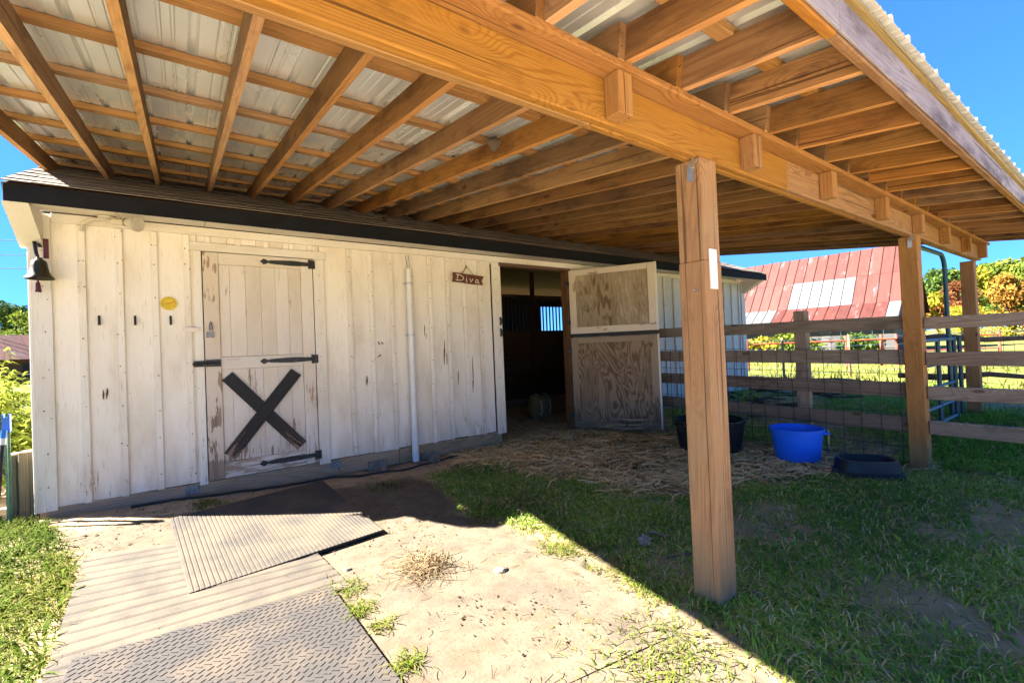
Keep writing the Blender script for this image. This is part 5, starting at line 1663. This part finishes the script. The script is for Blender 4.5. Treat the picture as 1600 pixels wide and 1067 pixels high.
# ------------------------------------------------------------------ red roofed barn in the field
A = 0.75; Bc = math.sqrt(1-A*A)
nv = -(A*RV+Bc*FV)                        # horizontal direction the near slope faces
ld = -(Bc*RV-A*FV)                        # along the eave towards the left
E0 = FV*26+RV*22.1                       # right end of the near eave
rb = thing('old_barn', (E0[0], E0[1], 0), 'old grey barn with a rusty red sheet metal roof across the field', 'barn')
BM = Matrix(((ld[0], -nv[0], 0, E0[0]), (ld[1], -nv[1], 0, E0[1]), (0, 0, 1, 0), (0, 0, 0, 1)))   # local x: left along eave, y: back from the eave
LB = 13.0
prof = [(0.0, 2.05), (1.75, 3.15), (5.0, 6.95)]      # eave, break, ridge
NC = 21
for c in range(NC):
    x0, x1 = LB*c/NC, LB*(c+1)/NC-0.012
    for (ya, za), (yb, zb_), rows in ((prof[0], prof[1], 1), (prof[1], prof[2], 2)):
        for r_ in range(rows):
            f0, f1 = r_/rows, (r_+1)/rows
            y0, z0_ = ya+(yb-ya)*f0, za+(zb_-za)*f0; y1, z1_ = ya+(yb-ya)*f1, za+(zb_-za)*f1
            e = 0.02*(r_ % 2)+random.uniform(0, 0.015)
            cx_, cy_, cz_ = (x0+x1)/2, (y0+y1)/2, (z0_+z1_)/2+e
            L = math.hypot(y1-y0, z1_-z0_)+0.04
            key = ('rp', rows, r_)
            white = (rows == 2 and r_ == 0 and 4 <= c <= 9) or (rows == 1 and (11 <= c <= 14)) or (rows == 1 and c == 0)
            mm = M_RUSTW if white else M_RUST
            hw = (x1-x0)/2
            v = [(-hw, -L/2, 0), (-hw+.03, -L/2, .035), (-hw+.06, -L/2, 0), (hw, -L/2, 0)]
            v = v+[(a_, L/2, c_) for a_, b2, c_ in v]
            v = v+[(a_, b2, c_-0.02) for a_, b2, c_ in v]
            f = [(0, 4, 5, 1), (1, 5, 6, 2), (2, 6, 7, 3), (8, 9, 13, 12), (9, 10, 14, 13), (10, 11, 15, 14), (0, 1, 9, 8), (1, 2, 10, 9), (2, 3, 11, 10), (3, 7, 15, 11), (0, 8, 12, 4)]
            kk = (key, white)
            if kk not in _box: _box[kk] = raw_mesh('roof_panel', v, f, mm)
            th = math.atan2(z1_-z0_, y1-y0)
            mesh_obj('roof_panel', _box[kk], BM @ T(cx_, cy_, cz_) @ Matrix.Rotation(th, 4, 'X'), rb)
# far slope, walls
m = MB()
v = [(-0.35, 5.0, 6.92), (LB, 5.0, 6.92), (LB, 9.6, 2.6), (-0.35, 9.6, 2.6)]
v += [(a_, b_, c_-0.08) for a_, b_, c_ in v]
m.add(v, [(0, 1, 2, 3), (7, 6, 5, 4), (0, 4, 5, 1), (1, 5, 6, 2), (2, 6, 7, 3), (3, 7, 4, 0)])
m.obj('rear_roof_slope', M_DARKWOOD, rb, BM)
for i in range(14):
    y0 = 0.8+i*0.62; y1 = y0+0.60
    top = lambda y_: min(2.0+0.63*max(0, y_-0.0), 3.1+1.15*(y_-1.75)) if y_ < 5 else 6.85-0.92*(y_-5)
    m = MB(); m.add([(0.25, y0, 0), (0.25, y1, 0), (0.25, y1, top(y1)-0.06), (0.25, y0, top(y0)-0.06), (0.30, y0, 0), (0.30, y1, 0), (0.30, y1, top(y1)-0.06), (0.30, y0, top(y0)-0.06)],
          [(0, 1, 2, 3), (7, 6, 5, 4), (0, 4, 5, 1), (1, 5, 6, 2), (2, 6, 7, 3), (3, 7, 4, 0)])
    m.obj('wall_board', M_BARNGREY, rb, BM)
for i in range(24):
    if i in (9, 10, 11): continue
    m = MB(); m.box(0.31+i*0.53, 0.31+i*0.53+0.51, 0.8, 0.85, 0, 2.05); m.obj('wall_board', M_BARNGREY, rb, BM)
m = MB(); m.box(4.9, 6.8, 1.2, 1.25, 0, 2.2); m.obj('door_opening', M_BLACK, rb, BM)

# red pipe fence in the field
q = thing('pipe_fence', tuple(out(15, 11))+(0.15,), 'rust red steel pipe fence crossing the field behind the rail fence', 'fence')
pl = []
for k, l in enumerate(np.arange(5.0, 17.5, 1.7)):
    p = out(16.5-0.1*k, l); pl.append(p)
    m = MB(); m.tube([(p[0], p[1], 0.1), (p[0], p[1], 1.25)], 0.045, 8); m.obj('pipe_post', M_REDPIPE, q)
p = out(16.1, 13.05)
m = MB(); m.tube([(p[0], p[1], 0.1), (p[0], p[1], 1.25)], 0.05, 8); m.obj('pipe_post', M_REDPIPE, q)
for z in (1.08, 0.62):
    m = MB(); m.tube([(a_[0], a_[1], z) for a_ in pl], 0.03, 8); m.obj('pipe_rail', M_REDPIPE, q)
fw_ = thing('wire_fence', tuple(out(12.5, 8.0))+(0.15,), 'thin field wire fence on pale posts in front of the red pipe fence', 'fence')
pl = [out(12.0+0.15*k, 3.5+1.9*k) for k in range(8)]
for p in pl:
    m = MB(); m.tube([(p[0], p[1], 0.1), (p[0], p[1], 1.3)], 0.03, 6); m.obj('wire_post', M_GREYWOOD, fw_)
m = MB()
for z in (0.3, 0.5, 0.75, 1.0, 1.22): m.tube([(p[0], p[1], z) for p in pl], 0.006, 4, False)
tag(m.obj('wire_strand', M_GALV, fw_), kind='stuff')

# small red roofed house far left
hp_ = out(34, -37.6)
hs_ = thing('house', (hp_[0], hp_[1], 0), 'low brown house with a red metal roof far left beside the barn', 'house', rot=R(20))
HM = T(hp_[0], hp_[1], 0) @ Matrix.Rotation(R(20), 4, 'Z')
m = MB(); m.box(-6, 6, 0, 6, 0, 2.1); m.obj('house_wall', M_JAMB, hs_, HM)
for k in range(12):
    m = MB(); a_ = -6.5+k*13/12
    m.add([(a_, -0.7, 2.0), (a_+1.07, -0.7, 2.0), (a_+1.07, 3, 4.0), (a_, 3, 4.0), (a_, -0.7, 1.95), (a_+1.07, -0.7, 1.95), (a_+1.07, 3, 3.95), (a_, 3, 3.95)], [(0, 1, 2, 3), (7, 6, 5, 4), (0, 4, 5, 1), (1, 5, 6, 2), (2, 6, 7, 3), (3, 7, 4, 0)])
    m.obj('roof_panel', M_RUST, hs_, HM)
m = MB(); m.add([(-6.5, 3, 4.0), (6.5, 3, 4.0), (6.5, 6.7, 2.0), (-6.5, 6.7, 2.0), (-6.5, 3, 3.95), (6.5, 3, 3.95), (6.5, 6.7, 1.95), (-6.5, 6.7, 1.95)], [(0, 1, 2, 3), (7, 6, 5, 4), (0, 4, 5, 1), (1, 5, 6, 2), (2, 6, 7, 3), (3, 7, 4, 0)]); m.obj('rear_roof_slope', M_RUST, hs_, HM)
for k in range(4):
    m = MB(); m.box(-4.5+k*2.6, -3.5+k*2.6, -0.04, 0.0, 0.9, 1.7); f_ = m.obj('window', M_BLACK, hs_, HM)
    m = MB(); m.box(-4.6+k*2.6, -3.4+k*2.6, -0.06, -0.045, 0.82, 0.9); m.obj('window_sill', M_PLASTICW, f_, HM)

# overhead lines at the left
PLB = ['topmost thin overhead line in the sky left of the barn', 'middle thin overhead line in the sky left of the barn', 'lowest thin overhead line in the sky left of the barn']
for i, z in enumerate((13.2, 12.0, 10.9)):
    a_, b_ = out(30, -62), out(44, -20)
    m = MB(); m.tube([(a_[0]*(1-f)+b_[0]*f, a_[1]*(1-f)+b_[1]*f, z-1.4*math.sin(math.pi*f)) for f in np.linspace(0, 1, 9)], 0.028, 5)
    tag(m.obj('power_line', M_LIVEWIRE), PLB[i], 'power line', 'overhead lines at the left')
